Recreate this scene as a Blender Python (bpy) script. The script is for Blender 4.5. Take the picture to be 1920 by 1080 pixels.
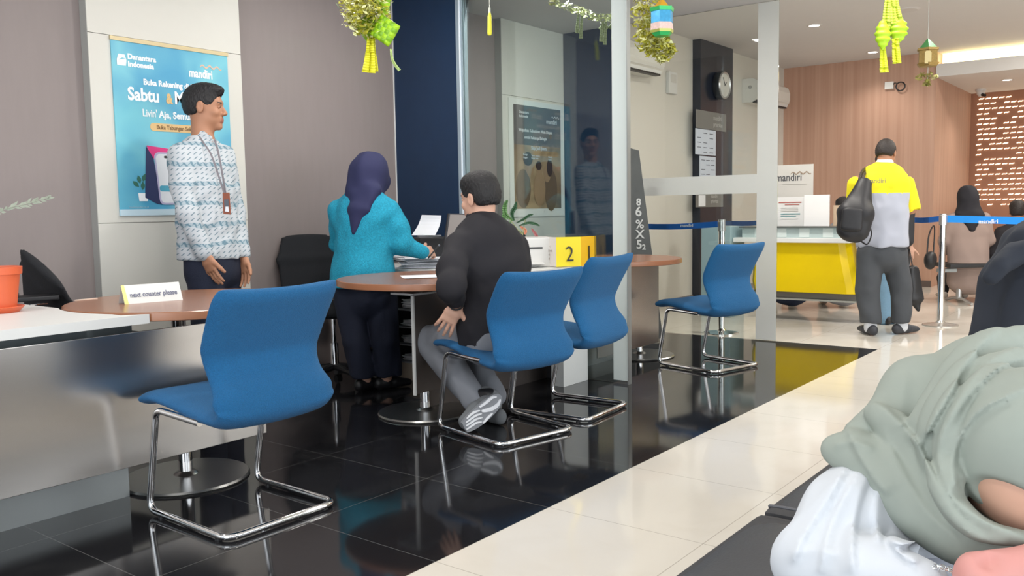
import bpy, bmesh, math, random
import numpy as np
from mathutils import Vector, Matrix, Euler
random.seed(7)
PI = math.pi
sc = bpy.context.scene
for o in list(bpy.data.objects): bpy.data.objects.remove(o)
col = sc.collection

# ------------------------------------------------------------------ camera
FPX = 1651.0; HC = 1.1
def _n(v): return v/np.linalg.norm(v)
_dx = _n(np.array([1275., 168., -FPX])); _uz = _n(np.cross(_dx, np.array([-2152., 112., -FPX]))); _dy = np.cross(_uz, _dx)
RW = np.array([_dx, _dy, _uz])               # world = RW @ camera-space
CR = Vector((RW[0][0], RW[1][0], 0)).normalized()      # horizontal right of view
CF = Vector((-RW[0][2], -RW[1][2], 0)).normalized()    # horizontal forward of view
UP = Vector((0, 0, 1))
cam_d = bpy.data.cameras.new('camera'); cam = bpy.data.objects.new('camera', cam_d); col.objects.link(cam)
cam_d.sensor_width = 36; cam_d.lens = 36*FPX/1920; cam_d.clip_start = 0.05
m4 = Matrix.Identity(4)
for i in range(3):
    for j in range(3): m4[i][j] = RW[i][j]
m4[2][3] = HC
cam.matrix_world = m4
sc.camera = cam
def P(px, py, d):
    "point seen at pixel px,py at distance d in front of the camera"
    c = np.array([(px-960)/FPX*d, (540-py)/FPX*d, -d]); w = RW @ c
    return Vector((w[0], w[1], w[2]+HC))
def dep(x, y, z=0): return -(RW.T @ np.array([x, y, z-HC]))[2]
def fl(px, py, z=0.0):
    c = RW @ np.array([(px-960), (540-py), -FPX]); t = (z-HC)/c[2]
    return Vector((c[0]*t, c[1]*t, z))

# ------------------------------------------------------------------ world, lights, exposure
w = bpy.data.worlds.new('world'); sc.world = w; w.use_nodes = True
wn = w.node_tree; bg = wn.nodes['Background']; bg.inputs[0].default_value = (0.86, 0.93, 1.0, 1); bg.inputs[1].default_value = 1.3
sc.view_settings.view_transform = 'Standard'; sc.view_settings.look = 'None'
sc.view_settings.exposure = 0.35; sc.view_settings.gamma = 1.0; sc.view_settings.use_curve_mapping = False
def area(name, loc, size, power, rot=(0, 0, 0), color=(1, 1, 1)):
    l = bpy.data.lights.new(name, 'AREA'); l.shape = 'RECTANGLE'; l.size, l.size_y = size; l.energy = power; l.color = color
    o = bpy.data.objects.new(name, l); o.location = loc; o.rotation_euler = rot; col.objects.link(o); return o
# daylight entering through the glass shop front behind and to the right of the viewer
area('daylight_front', (-2.9, 0.8, 1.7), (6.5, 2.6), 150, (0, math.radians(-90), 0), (0.93, 0.97, 1.0))
area('daylight_side', (3.0, -3.9, 1.7), (10, 2.6), 170, (math.radians(90), 0, 0), (0.93, 0.97, 1.0))

# ------------------------------------------------------------------ materials
MATS = {}
def mat(name, color, rough=0.6, metal=0.0, var=0.0, vscale=8.0, bump=0.0, bscale=60.0, emit=None, estr=0.0, alpha=None, spec=0.5, sheen=0.0, stretch=(1, 1, 1)):
    if name in MATS: return MATS[name]
    m = bpy.data.materials.new(name); m.use_nodes = True; nt = m.node_tree; b = nt.nodes['Principled BSDF']
    b.inputs['Base Color'].default_value = (*color, 1); b.inputs['Roughness'].default_value = rough; b.inputs['Metallic'].default_value = metal
    b.inputs['Specular IOR Level'].default_value = spec
    if sheen: b.inputs['Sheen Weight'].default_value = sheen
    tc = nt.nodes.new('ShaderNodeTexCoord'); mp = nt.nodes.new('ShaderNodeMapping'); mp.inputs['Scale'].default_value = stretch
    nt.links.new(tc.outputs['Object'], mp.inputs['Vector'])
    if True:
        n = nt.nodes.new('ShaderNodeTexNoise'); n.inputs['Scale'].default_value = vscale; n.inputs['Detail'].default_value = 4
        nt.links.new(mp.outputs[0], n.inputs['Vector'])
        r = nt.nodes.new('ShaderNodeMix'); r.data_type = 'RGBA'
        v = max(var, 0.02)
        r.inputs[6].default_value = (*[max(0, c*(1-v)) for c in color], 1); r.inputs[7].default_value = (*[min(1, c*(1+v)) for c in color], 1)
        nt.links.new(n.outputs['Fac'], r.inputs[0]); nt.links.new(r.outputs[2], b.inputs['Base Color'])
    if bump:
        n2 = nt.nodes.new('ShaderNodeTexNoise'); n2.inputs['Scale'].default_value = bscale; n2.inputs['Detail'].default_value = 3
        nt.links.new(mp.outputs[0], n2.inputs['Vector'])
        bp = nt.nodes.new('ShaderNodeBump'); bp.inputs['Strength'].default_value = bump; bp.inputs['Distance'].default_value = 0.01
        nt.links.new(n2.outputs['Fac'], bp.inputs['Height']); nt.links.new(bp.outputs[0], b.inputs['Normal'])
    if emit: b.inputs['Emission Color'].default_value = (*emit, 1); b.inputs['Emission Strength'].default_value = estr
    if alpha is not None: b.inputs['Alpha'].default_value = alpha
    MATS[name] = m; return m
def math_node(nt, op, a, b=None, c=None):
    n = nt.nodes.new('ShaderNodeMath'); n.operation = op
    for i, v in enumerate((a, b, c)):
        if v is None: continue
        if isinstance(v, (int, float)): n.inputs[i].default_value = v
        else: nt.links.new(v, n.inputs[i])
    return n.outputs[0]
def tile_mat(name, base, grout, rough, veins, vein_col, spec=0.5):
    m = bpy.data.materials.new(name); m.use_nodes = True; nt = m.node_tree; b = nt.nodes['Principled BSDF']
    geo = nt.nodes.new('ShaderNodeNewGeometry'); sx = nt.nodes.new('ShaderNodeSeparateXYZ'); nt.links.new(geo.outputs['Position'], sx.inputs[0])
    S = 0.6175
    def line(out, off):
        v = math_node(nt, 'FRACT', math_node(nt, 'ADD', math_node(nt, 'DIVIDE', math_node(nt, 'SUBTRACT', out, off), S), 100.0))
        return math_node(nt, 'GREATER_THAN', math_node(nt, 'ABSOLUTE', math_node(nt, 'SUBTRACT', v, 0.5)), 0.5-0.0028)
    l = math_node(nt, 'MAXIMUM', line(sx.outputs[0], 1.971), line(sx.outputs[1], 1.84))
    n = nt.nodes.new('ShaderNodeTexNoise'); n.inputs['Scale'].default_value = 2.2; n.inputs['Detail'].default_value = 8; n.inputs['Distortion'].default_value = 1.5
    nt.links.new(geo.outputs['Position'], n.inputs['Vector'])
    ramp = nt.nodes.new('ShaderNodeValToRGB'); ramp.color_ramp.elements[0].position = 0.5; ramp.color_ramp.elements[1].position = 0.8
    ramp.color_ramp.elements[0].color = (*base, 1); ramp.color_ramp.elements[1].color = (*vein_col, 1); nt.links.new(n.outputs['Fac'], ramp.inputs[0])
    mx = nt.nodes.new('ShaderNodeMix'); mx.data_type = 'RGBA'; nt.links.new(l, mx.inputs[0]); nt.links.new(ramp.outputs[0], mx.inputs[6]); mx.inputs[7].default_value = (*grout, 1)
    nt.links.new(mx.outputs[2], b.inputs['Base Color']); b.inputs['Roughness'].default_value = rough; b.inputs['Specular IOR Level'].default_value = spec
    return m
M_black_tile = tile_mat('black_granite_tile', (0.013, 0.013, 0.015), (0.09, 0.09, 0.09), 0.07, 1, (0.022, 0.022, 0.023), 0.55)
M_white_tile = tile_mat('cream_polished_tile', (0.70, 0.655, 0.58), (0.46, 0.42, 0.36), 0.09, 1, (0.66, 0.61, 0.53), 0.5)
M_mauve = mat('mauve_wall_laminate', (0.27, 0.225, 0.215), 0.55, var=0.05, vscale=30, stretch=(1, 1, 0.15))
M_cream = mat('cream_wall_panel', (0.66, 0.635, 0.575), 0.45, var=0.02)
M_creamedge = mat('grey_panel_edge', (0.36, 0.36, 0.34), 0.5)
M_ceil = mat('ceiling_paint', (0.66, 0.64, 0.63), 0.9)
M_navy = mat('navy_glass_panel', (0.008, 0.028, 0.070), 0.16, var=0.1)
M_navy2 = mat('dark_navy_column_stone', (0.018, 0.022, 0.035), 0.2, var=0.2)
M_steel = mat('brushed_steel', (0.50, 0.47, 0.44), 0.23, 0.95, var=0.06, vscale=6, stretch=(1, 1, 6))
M_steel2 = mat('grey_steel_plinth', (0.33, 0.35, 0.35), 0.4, 0.7, var=0.05)
M_chrome = mat('chrome', (0.82, 0.82, 0.83), 0.07, 1.0)
M_chromed = mat('satin_steel_disc', (0.42, 0.42, 0.41), 0.32, 1.0)
M_blue = mat('blue_wool_fabric', (0.006, 0.105, 0.265), 0.95, var=0.30, vscale=240, bump=0.6, bscale=300, sheen=0.05)
M_walnut = mat('walnut_laminate', (0.30, 0.135, 0.075), 0.25, var=0.18, vscale=5, stretch=(1, 6, 1))
M_walnutedge = mat('walnut_edge', (0.36, 0.15, 0.075), 0.28, var=0.1)
M_white = mat('white_laminate', (0.68, 0.68, 0.66), 0.4)
M_paper = mat('white_paper', (0.88, 0.89, 0.93), 0.75)
M_black = mat('black_plastic', (0.012, 0.012, 0.014), 0.45)
M_blackf = mat('black_mesh_fabric', (0.010, 0.011, 0.014), 0.9, bump=0.3, bscale=300)
M_grey = mat('grey_modesty_panel', (0.20, 0.23, 0.24), 0.5)
M_orange = mat('terracotta_plastic', (0.68, 0.13, 0.05), 0.4)
M_yellow = mat('yellow_gloss_panel', (0.86, 0.62, 0.002), 0.3)
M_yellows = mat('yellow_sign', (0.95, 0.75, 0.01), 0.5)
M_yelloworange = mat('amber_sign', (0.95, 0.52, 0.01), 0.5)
M_frost = mat('frosted_film', (0.66, 0.72, 0.70), 0.6, alpha=0.86)
M_frost2 = mat('frosted_film_far', (0.70, 0.70, 0.66), 0.6, alpha=0.80)
M_beltblue = mat('belt_blue_webbing', (0.0, 0.13, 0.55), 0.7)
M_leather = mat('charcoal_leatherette', (0.045, 0.047, 0.053), 0.5, var=0.1, bump=0.08, bscale=150)
M_pbrown = mat('perforated_brown_panel', (0.36, 0.17, 0.10), 0.6)
M_skin = mat('skin_tan', (0.42, 0.20, 0.115), 0.55, var=0.06, vscale=20)
M_skin2 = mat('skin_light', (0.62, 0.36, 0.26), 0.55, var=0.06, vscale=20)
M_lip = mat('lip', (0.36, 0.13, 0.09), 0.5)
M_hair = mat('black_hair', (0.010, 0.009, 0.010), 0.6, bump=0.6, bscale=180, stretch=(1, 1, 0.3))
M_eye = mat('eye_white', (0.7, 0.7, 0.68), 0.3)
M_iris = mat('iris_dark', (0.02, 0.012, 0.008), 0.2)
def wood_mat():
    m = bpy.data.materials.new('vertical_grain_wood_veneer'); m.use_nodes = True; nt = m.node_tree; b = nt.nodes['Principled BSDF']
    g = nt.nodes.new('ShaderNodeNewGeometry'); mp = nt.nodes.new('ShaderNodeMapping'); mp.inputs['Scale'].default_value = (22, 22, 0.35); nt.links.new(g.outputs['Position'], mp.inputs[0])
    n = nt.nodes.new('ShaderNodeTexNoise'); n.inputs['Scale'].default_value = 1.0; n.inputs['Detail'].default_value = 6; nt.links.new(mp.outputs[0], n.inputs['Vector'])
    r = nt.nodes.new('ShaderNodeValToRGB'); r.color_ramp.elements[0].position = .3; r.color_ramp.elements[1].position = .7
    r.color_ramp.elements[0].color = (0.47, 0.275, 0.195, 1); r.color_ramp.elements[1].color = (0.57, 0.355, 0.26, 1)
    nt.links.new(n.outputs['Fac'], r.inputs[0]); nt.links.new(r.outputs[0], b.inputs['Base Color']); b.inputs['Roughness'].default_value = 0.45; return m
M_wood = wood_mat()
def glass_mat(name, tint, gloss=0.10):
    m = bpy.data.materials.new(name); m.use_nodes = True; nt = m.node_tree
    for n in list(nt.nodes): nt.nodes.remove(n)
    o = nt.nodes.new('ShaderNodeOutputMaterial'); t = nt.nodes.new('ShaderNodeBsdfTransparent'); t.inputs[0].default_value = (*tint, 1)
    g = nt.nodes.new('ShaderNodeBsdfGlossy'); g.inputs['Roughness'].default_value = 0.02; fr = nt.nodes.new('ShaderNodeFresnel'); fr.inputs[0].default_value = 1.5
    mx = nt.nodes.new('ShaderNodeMixShader'); nt.links.new(fr.outputs[0], mx.inputs[0]); nt.links.new(t.outputs[0], mx.inputs[1]); nt.links.new(g.outputs[0], mx.inputs[2]); nt.links.new(mx.outputs[0], o.inputs[0]); return m
M_glass = glass_mat('tinted_glass', (0.87, 0.93, 0.92)); M_glass2 = glass_mat('clear_glass', (0.93, 0.95, 0.94))

# ------------------------------------------------------------------ object helpers
def tag(o, label=None, cat=None, group=None, kind=None):
    if label: o['label'] = label
    if cat: o['category'] = cat
    if group: o['group'] = group
    if kind: o['kind'] = kind
    return o
def thing(name, label, cat, loc=(0, 0, 0), rz=0.0, group=None):
    o = bpy.data.objects.new(name, None); o.empty_display_size = 0.05; col.objects.link(o); o.location = loc; o.rotation_euler = (0, 0, rz)
    return tag(o, label, cat, group)
def link(name, me, parent=None, ms=(), smooth=False, world=True):
    o = bpy.data.objects.new(name, me); col.objects.link(o)
    for m in (ms if isinstance(ms, (list, tuple)) else [ms]): me.materials.append(m)
    if smooth:
        me.polygons.foreach_set('use_smooth', [True]*len(me.polygons))
    if parent is not None:
        o.parent = parent
        if world:   # mesh given in world coordinates
            o.matrix_parent_inverse = world_of(parent).inverted()
    me.update(); return o
def world_of(o):
    m = Matrix.LocRotScale(o.location, o.rotation_euler, o.scale)
    if o.parent: m = world_of(o.parent) @ o.matrix_parent_inverse @ m
    return m
class MB:
    "collects simple shapes into one mesh"
    def __init__(s): s.bm = bmesh.new(); s.mi = 0
    def _mark(s, n):
        s.bm.faces.ensure_lookup_table()
        for f in s.bm.faces[n:]: f.material_index = s.mi
    def box(s, a, b, bev=0.0, M=None):
        n = len(s.bm.faces)
        lo = [min(a[i], b[i]) for i in range(3)]; hi = [max(a[i], b[i]) for i in range(3)]
        vs = [s.bm.verts.new((x, y, z)) for x in (lo[0], hi[0]) for y in (lo[1], hi[1]) for z in (lo[2], hi[2])]
        fs = [s.bm.faces.new([vs[i] for i in q]) for q in ((0, 1, 3, 2), (4, 6, 7, 5), (0, 4, 5, 1), (2, 3, 7, 6), (0, 2, 6, 4), (1, 5, 7, 3))]
        geo = vs
        if bev:
            es = list({e for f in fs for e in f.edges}); r = bmesh.ops.bevel(s.bm, geom=es, offset=bev, segments=2, affect='EDGES', profile=0.7); geo = list({v for f in r['faces'] for v in f.verts} | {v for v in vs if v.is_valid})
        if M is not None: bmesh.ops.transform(s.bm, matrix=M, verts=[v for v in geo if v.is_valid])
        s._mark(0 if False else n); return s
    def tube(s, pts, r, seg=12, closed=False, caps=True):
        n = len(s.bm.faces); pts = [Vector(p) for p in pts]; N = len(pts)
        rs = r if isinstance(r, (list, tuple)) else [r]*N
        rings = []; prev = None
        for i, p in enumerate(pts):
            if closed: t = (pts[(i+1) % N]-pts[i-1])
            else: t = (pts[min(i+1, N-1)]-pts[max(i-1, 0)])
            t = t.normalized() if t.length > 1e-9 else Vector((0, 0, 1))
            if prev is None:
                u = t.orthogonal().normalized()
            else:
                u = (prev - t*prev.dot(t)); u = u.normalized() if u.length > 1e-6 else t.orthogonal().normalized()
            prev = u; v = t.cross(u)
            rings.append([s.bm.verts.new(p+(u*math.cos(2*PI*k/seg)+v*math.sin(2*PI*k/seg))*rs[i]) for k in range(seg)])
        for i in range(N if closed else N-1):
            A, B = rings[i], rings[(i+1) % N]
            for k in range(seg): s.bm.faces.new((A[k], A[(k+1) % seg], B[(k+1) % seg], B[k]))
        if caps and not closed: s.bm.faces.new(rings[0][::-1]); s.bm.faces.new(rings[-1])
        s._mark(n); return s
    def lathe(s, prof, c=(0, 0, 0), seg=40, cap=True):
        n = len(s.bm.faces); rings = []
        for r, z in prof: rings.append([s.bm.verts.new((c[0]+r*math.cos(2*PI*k/seg), c[1]+r*math.sin(2*PI*k/seg), c[2]+z)) for k in range(seg)])
        for A, B in zip(rings, rings[1:]):
            for k in range(seg): s.bm.faces.new((A[k], A[(k+1) % seg], B[(k+1) % seg], B[k]))
        if cap: s.bm.faces.new(rings[0][::-1]); s.bm.faces.new(rings[-1])
        s._mark(n); return s
    def prism(s, poly, o, u, v, wdt):
        "polygon (a,b) in plane o+a*u+b*v extruded along u x v by wdt"
        n0 = len(s.bm.faces); o, u, v = Vector(o), Vector(u), Vector(v); n = u.cross(v).normalized()
        A = [s.bm.verts.new(o+u*a+v*b) for a, b in poly]; B = [s.bm.verts.new(o+u*a+v*b+n*wdt) for a, b in poly]; N = len(poly)
        s.bm.faces.new(A[::-1]); s.bm.faces.new(B)
        for i in range(N): s.bm.faces.new((A[i], A[(i+1) % N], B[(i+1) % N], B[i]))
        s._mark(n0); return s
    def quad(s, *pts):
        n = len(s.bm.faces); s.bm.faces.new([s.bm.verts.new(p) for p in pts]); s._mark(n); return s
    def build(s, name, ms, parent=None, smooth=False, world=True):
        bmesh.ops.recalc_face_normals(s.bm, faces=s.bm.faces)
        me = bpy.data.meshes.new(name); s.bm.to_mesh(me); s.bm.free(); o = link(name, me, parent, ms, smooth, world)
        if smooth == 'auto' or smooth is True:
            try: me.set_sharp_from_angle(angle=math.radians(38))
            except Exception: pass
        return o
def bez(pts, r=0.05, n=6):
    "polyline with rounded corners"
    pts = [Vector(p) for p in pts]; out = [pts[0]]
    for a, b, c in zip(pts, pts[1:], pts[2:]):
        d1 = (a-b); d2 = (c-b); rr = min(r, d1.length*.49, d2.length*.49); p = b+d1.normalized()*rr; q = b+d2.normalized()*rr
        for i in range(n+1):
            t = i/n; out.append(p*(1-t)**2+b*2*t*(1-t)+q*t*t)
    out.append(pts[-1]); return out
def smooth_path(pts, n=6):
    pts = [Vector(p) for p in pts]; out = []
    for i in range(len(pts)-1):
        p0 = pts[max(i-1, 0)]; p1 = pts[i]; p2 = pts[i+1]; p3 = pts[min(i+2, len(pts)-1)]
        for k in range(n):
            t = k/n; out.append(0.5*((2*p1)+(-p0+p2)*t+(2*p0-5*p1+4*p2-p3)*t*t+(-p0+3*p1-3*p2+p3)*t**3))
    out.append(pts[-1]); return out
def text(name, s, size, o, u, v, m, parent, bold=0.0, align='LEFT', ext=0.0006, sx=1.0, spacing=1.0):
    cu = bpy.data.curves.new(name, 'FONT'); cu.body = s; cu.size = size; cu.extrude = ext; cu.offset = bold; cu.align_x = align; cu.space_character = spacing; cu.resolution_u = 3
    t = bpy.data.objects.new('tmp', cu); col.objects.link(t); bpy.context.view_layer.update()
    me = bpy.data.meshes.new_from_object(t.evaluated_get(bpy.context.evaluated_depsgraph_get())); bpy.data.objects.remove(t)
    u = Vector(u).normalized(); v = Vector(v).normalized(); n = u.cross(v)
    M = Matrix(((u.x*sx, v.x, n.x, o[0]), (u.y*sx, v.y, n.y, o[1]), (u.z*sx, v.z, n.z, o[2]), (0, 0, 0, 1))); me.transform(M)
    me.materials.clear(); return link(name, me, parent, m)
def struct(o): o['kind'] = 'structure'; return o

# ------------------------------------------------------------------ implicit-surface modeller for bodies and cloth
def A3(v): return np.array(v, dtype=np.float32)
class SDF:
    def __init__(s): s.p = []; s.post = []
    def cap(s, a, b, ra, rb=None, k=0.02, op='u'):
        rb = ra if rb is None else rb; a, b = A3(a), A3(b); ab = b-a; L = max(float(ab@ab), 1e-9)
        def f(X):
            q = X-a; t = np.clip((q@ab)/L, 0, 1); d = q-t[..., None]*ab; return np.sqrt((d*d).sum(-1))-(ra+(rb-ra)*t)
        m = max(ra, rb); s.p.append((f, np.minimum(a, b)-m, np.maximum(a, b)+m, k, op)); return s
    def path(s, pts, rs, k=0.02, op='u'):
        for i in range(len(pts)-1): s.cap(pts[i], pts[i+1], rs[i], rs[i+1], k, op)
        return s
    def ell(s, c, r, u=(1, 0, 0), v=(0, 1, 0), w=(0, 0, 1), k=0.02, op='u'):
        c = A3(c); r = A3(r); B = np.array([A3(u), A3(v), A3(w)]).T; mr = float(r.min())
        def f(X):
            q = (X-c)@B; k0 = np.sqrt(((q/r)**2).sum(-1)); k1 = np.sqrt(((q/(r*r))**2).sum(-1))+1e-9; return k0*(k0-1)/k1
        e = np.abs(B)@r; s.p.append((f, c-e, c+e, k, op)); return s
    def cone(s, a, b, sa, sb, side, k=0.03, op='u'):
        "elliptic section from a to b; sa=(half width along side, half depth)"
        a, b = A3(a), A3(b); ab = b-a; L = float(np.linalg.norm(ab)); ax = ab/L; side = A3(side); side = side-ax*(side@ax); side /= np.linalg.norm(side); nn = np.cross(ax, side)
        def f(X):
            q = X-a; t = np.clip((q@ax)/L, 0, 1); d = q-(t*L)[..., None]*ax; W = sa[0]+(sb[0]-sa[0])*t; D = sa[1]+(sb[1]-sa[1])*t
            u = d@side/W; v = d@nn/D; h = d@ax/np.minimum(W, D); k0 = np.sqrt(u*u+v*v+h*h); k1 = np.sqrt((u/W)**2+(v/D)**2+(h/np.minimum(W, D))**2)+1e-9
            return np.where(k0 < 1e-4, -np.minimum(W, D), k0*(k0-1)/k1)
        m = max(sa+sb); s.p.append((f, np.minimum(a, b)-m, np.maximum(a, b)+m, k, op)); return s
    def loft(s, secs, side, k=0.03):
        for (a, sa), (b, sb) in zip(secs, secs[1:]): s.cone(a, b, sa, sb, side, k)
        return s
    def cut(s, o, n, k=0.004):
        "remove the half space beyond o along n"
        o, n = A3(o), _n(A3(n)); s.p.append((lambda X: -((X-o)@n), None, None, k, 's')); return s
    def cutbox(s, lo, hi, o, n):
        o, n = A3(o), _n(A3(n)); s.p.append((lambda X: -((X-o)@n), A3(lo), A3(hi), 0.002, 'S')); return s
    def mesh(s, h, lo=None, hi=None):
        us = [q for q in s.p if q[4] == 'u']; pad = 3*h+0.012
        lo = np.min([q[1] for q in us], 0)-pad if lo is None else A3(lo); hi = np.max([q[2] for q in us], 0)+pad if hi is None else A3(hi)
        ax = [np.arange(lo[i], hi[i]+h, h, dtype=np.float32) for i in range(3)]
        D = np.full([len(a) for a in ax], 0.08, np.float32)
        for f, a, b, k, op in s.p:
            if a is None: sl = (slice(None),)*3
            else:
                e = k+2.5*h+(0.01 if op in 'sS' else 0.012); e = 0 if op == 'S' else e
                sl = tuple(slice(max(0, int((a[i]-e-ax[i][0])/h)), max(0, int((b[i]+e-ax[i][0])/h)+2)) for i in range(3))
            g = np.stack(np.meshgrid(ax[0][sl[0]], ax[1][sl[1]], ax[2][sl[2]], indexing='ij'), -1)
            if g.size == 0: continue
            d = f(g).astype(np.float32); o = D[sl]
            if op == 'u':
                hh = np.clip(0.5+0.5*(o-d)/k, 0, 1); D[sl] = o*(1-hh)+d*hh-k*hh*(1-hh)
            else:
                d = -d; hh = np.clip(0.5-0.5*(o-d)/k, 0, 1); D[sl] = o*(1-hh)+d*hh+k*hh*(1-hh)
        for f in s.post:
            g = np.stack(np.meshgrid(*ax, indexing='ij'), -1); D += f(g, D).astype(np.float32)
        for i in range(3):
            for e in (0, -1):
                ix = [slice(None)]*3; ix[i] = e; D[tuple(ix)] = np.maximum(D[tuple(ix)], h)
        return nets(D, lo, h)
def nets(D, lo, h):
    ins = D < 0; nx, ny, nz = [n-1 for n in D.shape]; cnt = np.zeros((nx, ny, nz), np.int8)
    cs = [(i, j, k) for i in (0, 1) for j in (0, 1) for k in (0, 1)]
    for i, j, k in cs: cnt += ins[i:i+nx, j:j+ny, k:k+nz]
    act = (cnt > 0) & (cnt < 8); idx = np.argwhere(act); n = len(idx)
    ids = np.full((nx, ny, nz), -1, np.int64); ids[act] = np.arange(n)
    pos = np.zeros((n, 3), np.float64); c = np.zeros(n)
    val = {q: D[idx[:, 0]+q[0], idx[:, 1]+q[1], idx[:, 2]+q[2]] for q in cs}
    for q in cs:
        for axn in range(3):
            if q[axn]: continue
            r = list(q); r[axn] = 1; r = tuple(r); a, b = val[q], val[r]; mk = (a < 0) != (b < 0)
            t = np.where(mk, a/np.where(a == b, 1, a-b), 0); p = np.tile(np.array(q, float), (n, 1)); p[:, axn] += t
            pos += p*mk[:, None]; c += mk
    V = (idx+pos/np.maximum(c, 1)[:, None])*h+np.array(lo)
    F = []
    for axn in range(3):
        s0 = [slice(0, m) for m in D.shape]; s1 = list(s0); s0[axn] = slice(0, D.shape[axn]-1); s1[axn] = slice(1, D.shape[axn])
        a, b = ins[tuple(s0)], ins[tuple(s1)]; e = np.argwhere(a != b); fl_ = a[e[:, 0], e[:, 1], e[:, 2]]
        o1, o2 = [(1, 2), (2, 0), (0, 1)][axn]
        ok = (e[:, o1] > 0) & (e[:, o2] > 0) & (e[:, o1] < D.shape[o1]-1) & (e[:, o2] < D.shape[o2]-1); e = e[ok]; fl_ = fl_[ok]
        def cid(d1, d2):
            q = e.copy(); q[:, o1] -= d1; q[:, o2] -= d2; return ids[q[:, 0], q[:, 1], q[:, 2]]
        quad = np.stack([cid(1, 1), cid(0, 1), cid(0, 0), cid(1, 0)], 1); quad[~fl_] = quad[~fl_][:, ::-1]; F.append(quad)
    return V, np.concatenate(F)
def smooth_mesh(V, F, it=1, lam=0.5):
    for _ in range(it):
        acc = np.zeros_like(V); c = np.zeros(len(V))
        for i in range(4):
            a, b = F[:, i], F[:, (i+1) % 4]
            np.add.at(acc, a, V[b]); np.add.at(acc, b, V[a]); np.add.at(c, a, 1); np.add.at(c, b, 1)
        V = V+(acc/np.maximum(c, 1)[:, None]-V)*lam
    return V
def put(name, parts, parent, ms, smooth=True, it=1, matfn=None):
    "parts: list of (V,F) joined as islands of one mesh"
    Vs, Fs, n = [], [], 0
    for V, F in parts:
        V = smooth_mesh(V, F, it) if it else V; Vs.append(V); Fs.append(F+n); n += len(V)
    V = np.concatenate(Vs); F = np.concatenate(Fs); me = bpy.data.meshes.new(name)
    me.vertices.add(len(V)); me.vertices.foreach_set('co', V.astype(np.float32).ravel()); me.loops.add(F.size); me.loops.foreach_set('vertex_index', F.astype(np.int32).ravel())
    me.polygons.add(len(F)); me.polygons.foreach_set('loop_start', np.arange(0, F.size, 4, dtype=np.int32)); me.update(calc_edges=True)
    o = link(name, me, parent, ms, smooth)
    if matfn is not None: me.polygons.foreach_set('material_index', matfn(V[F].mean(1)).astype(np.int32))
    return o
def folds(amp, d, freq, seed=0, warp=0.5):
    "soft cloth folds: ridges running along direction d"
    d = _n(A3(d)); a = _n(np.cross(d, A3((0.3, 0.5, 0.8)))); b = np.cross(d, a)
    def f(X, D):
        u = X@a; v = X@b; t = X@d; q = u*freq+warp*np.sin(t*freq*0.45+seed)+0.8*np.sin(v*freq*0.6+seed*1.7); r = v*freq*0.8+warp*np.sin(t*freq*0.6+seed*2+u*9)
        return amp*(np.sin(q)*0.6+np.sin(r+1.3*np.sin(q*0.7))*0.5)
    return f
def creases(amp, d, freq, seed=0):
    "sharper pulled creases"
    d = _n(A3(d)); a = _n(np.cross(d, A3((0.3, 0.5, 0.8)))); b = np.cross(d, a)
    def f(X, D):
        u = X@a; v = X@b; t = X@d; q = (u+v*.6)*freq+1.6*np.sin(t*freq*.35+seed)+1.1*np.sin(v*freq*.5+seed*2.1+t*6); q2 = (v-u*.4)*freq*.7+1.4*np.sin(t*freq*.5+seed*1.7)
        return amp*(np.abs(np.sin(q))**.55-.6)*.7+amp*(np.abs(np.sin(q2))**.6-.6)*.6
    return f
_RW32 = RW.astype(np.float32)
def fold_lines(curves, near=0.05):
    "cloth folds that follow given lines: one side stands proud of the line and falls away over w; w2 softens the far side"
    def f(X, D):
        out = np.zeros(D.shape, np.float32); mk = np.abs(D) < near; Q = X[mk]-np.array([0, 0, HC], np.float32); c = Q@_RW32; px = 960+FPX*c[:, 0]/-c[:, 2]; py = 540-FPX*c[:, 1]/-c[:, 2]; acc = np.zeros(len(px), np.float32)
        for pts, w, amp, side, w2 in curves:
            sp = [(p.x, p.y) for p in smooth_path([(a, b, 0) for a, b in pts], 4)]; best = np.full(len(px), 1e9, np.float32); sg = np.zeros(len(px), np.float32); tt = np.zeros(len(px), np.float32); n = len(sp)-1
            for i in range(n):
                x0, y0 = sp[i]; dx, dy = sp[i+1][0]-x0, sp[i+1][1]-y0; L2 = dx*dx+dy*dy+1e-6; t = np.clip(((px-x0)*dx+(py-y0)*dy)/L2, 0, 1); ex, ey = px-x0-t*dx, py-y0-t*dy; d = np.hypot(ex, ey); m = d < best
                best[m] = d[m]; sg[m] = np.sign(ex*-dy+ey*dx)[m]*side; tt[m] = ((i+t)/n)[m]
            env = np.clip(np.minimum(tt, 1-tt)*6, 0, 1)**.7
            acc -= amp*env*np.where(sg > 0, np.clip(1-best/w, 0, 1)**1.5, np.clip(1-best/max(w2, 7.5), 0, 1)**1.2)
        out[mk] = acc; return out
    return f
def knit(amp, freq, seed=0):
    def f(X, D): return amp*np.sin(X[..., 0]*freq+2*np.sin(X[..., 1]*freq*.6+seed))*np.sin(X[..., 2]*freq*1.3+1.5*np.sin(X[..., 0]*freq*.7+seed))
    return f

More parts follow.
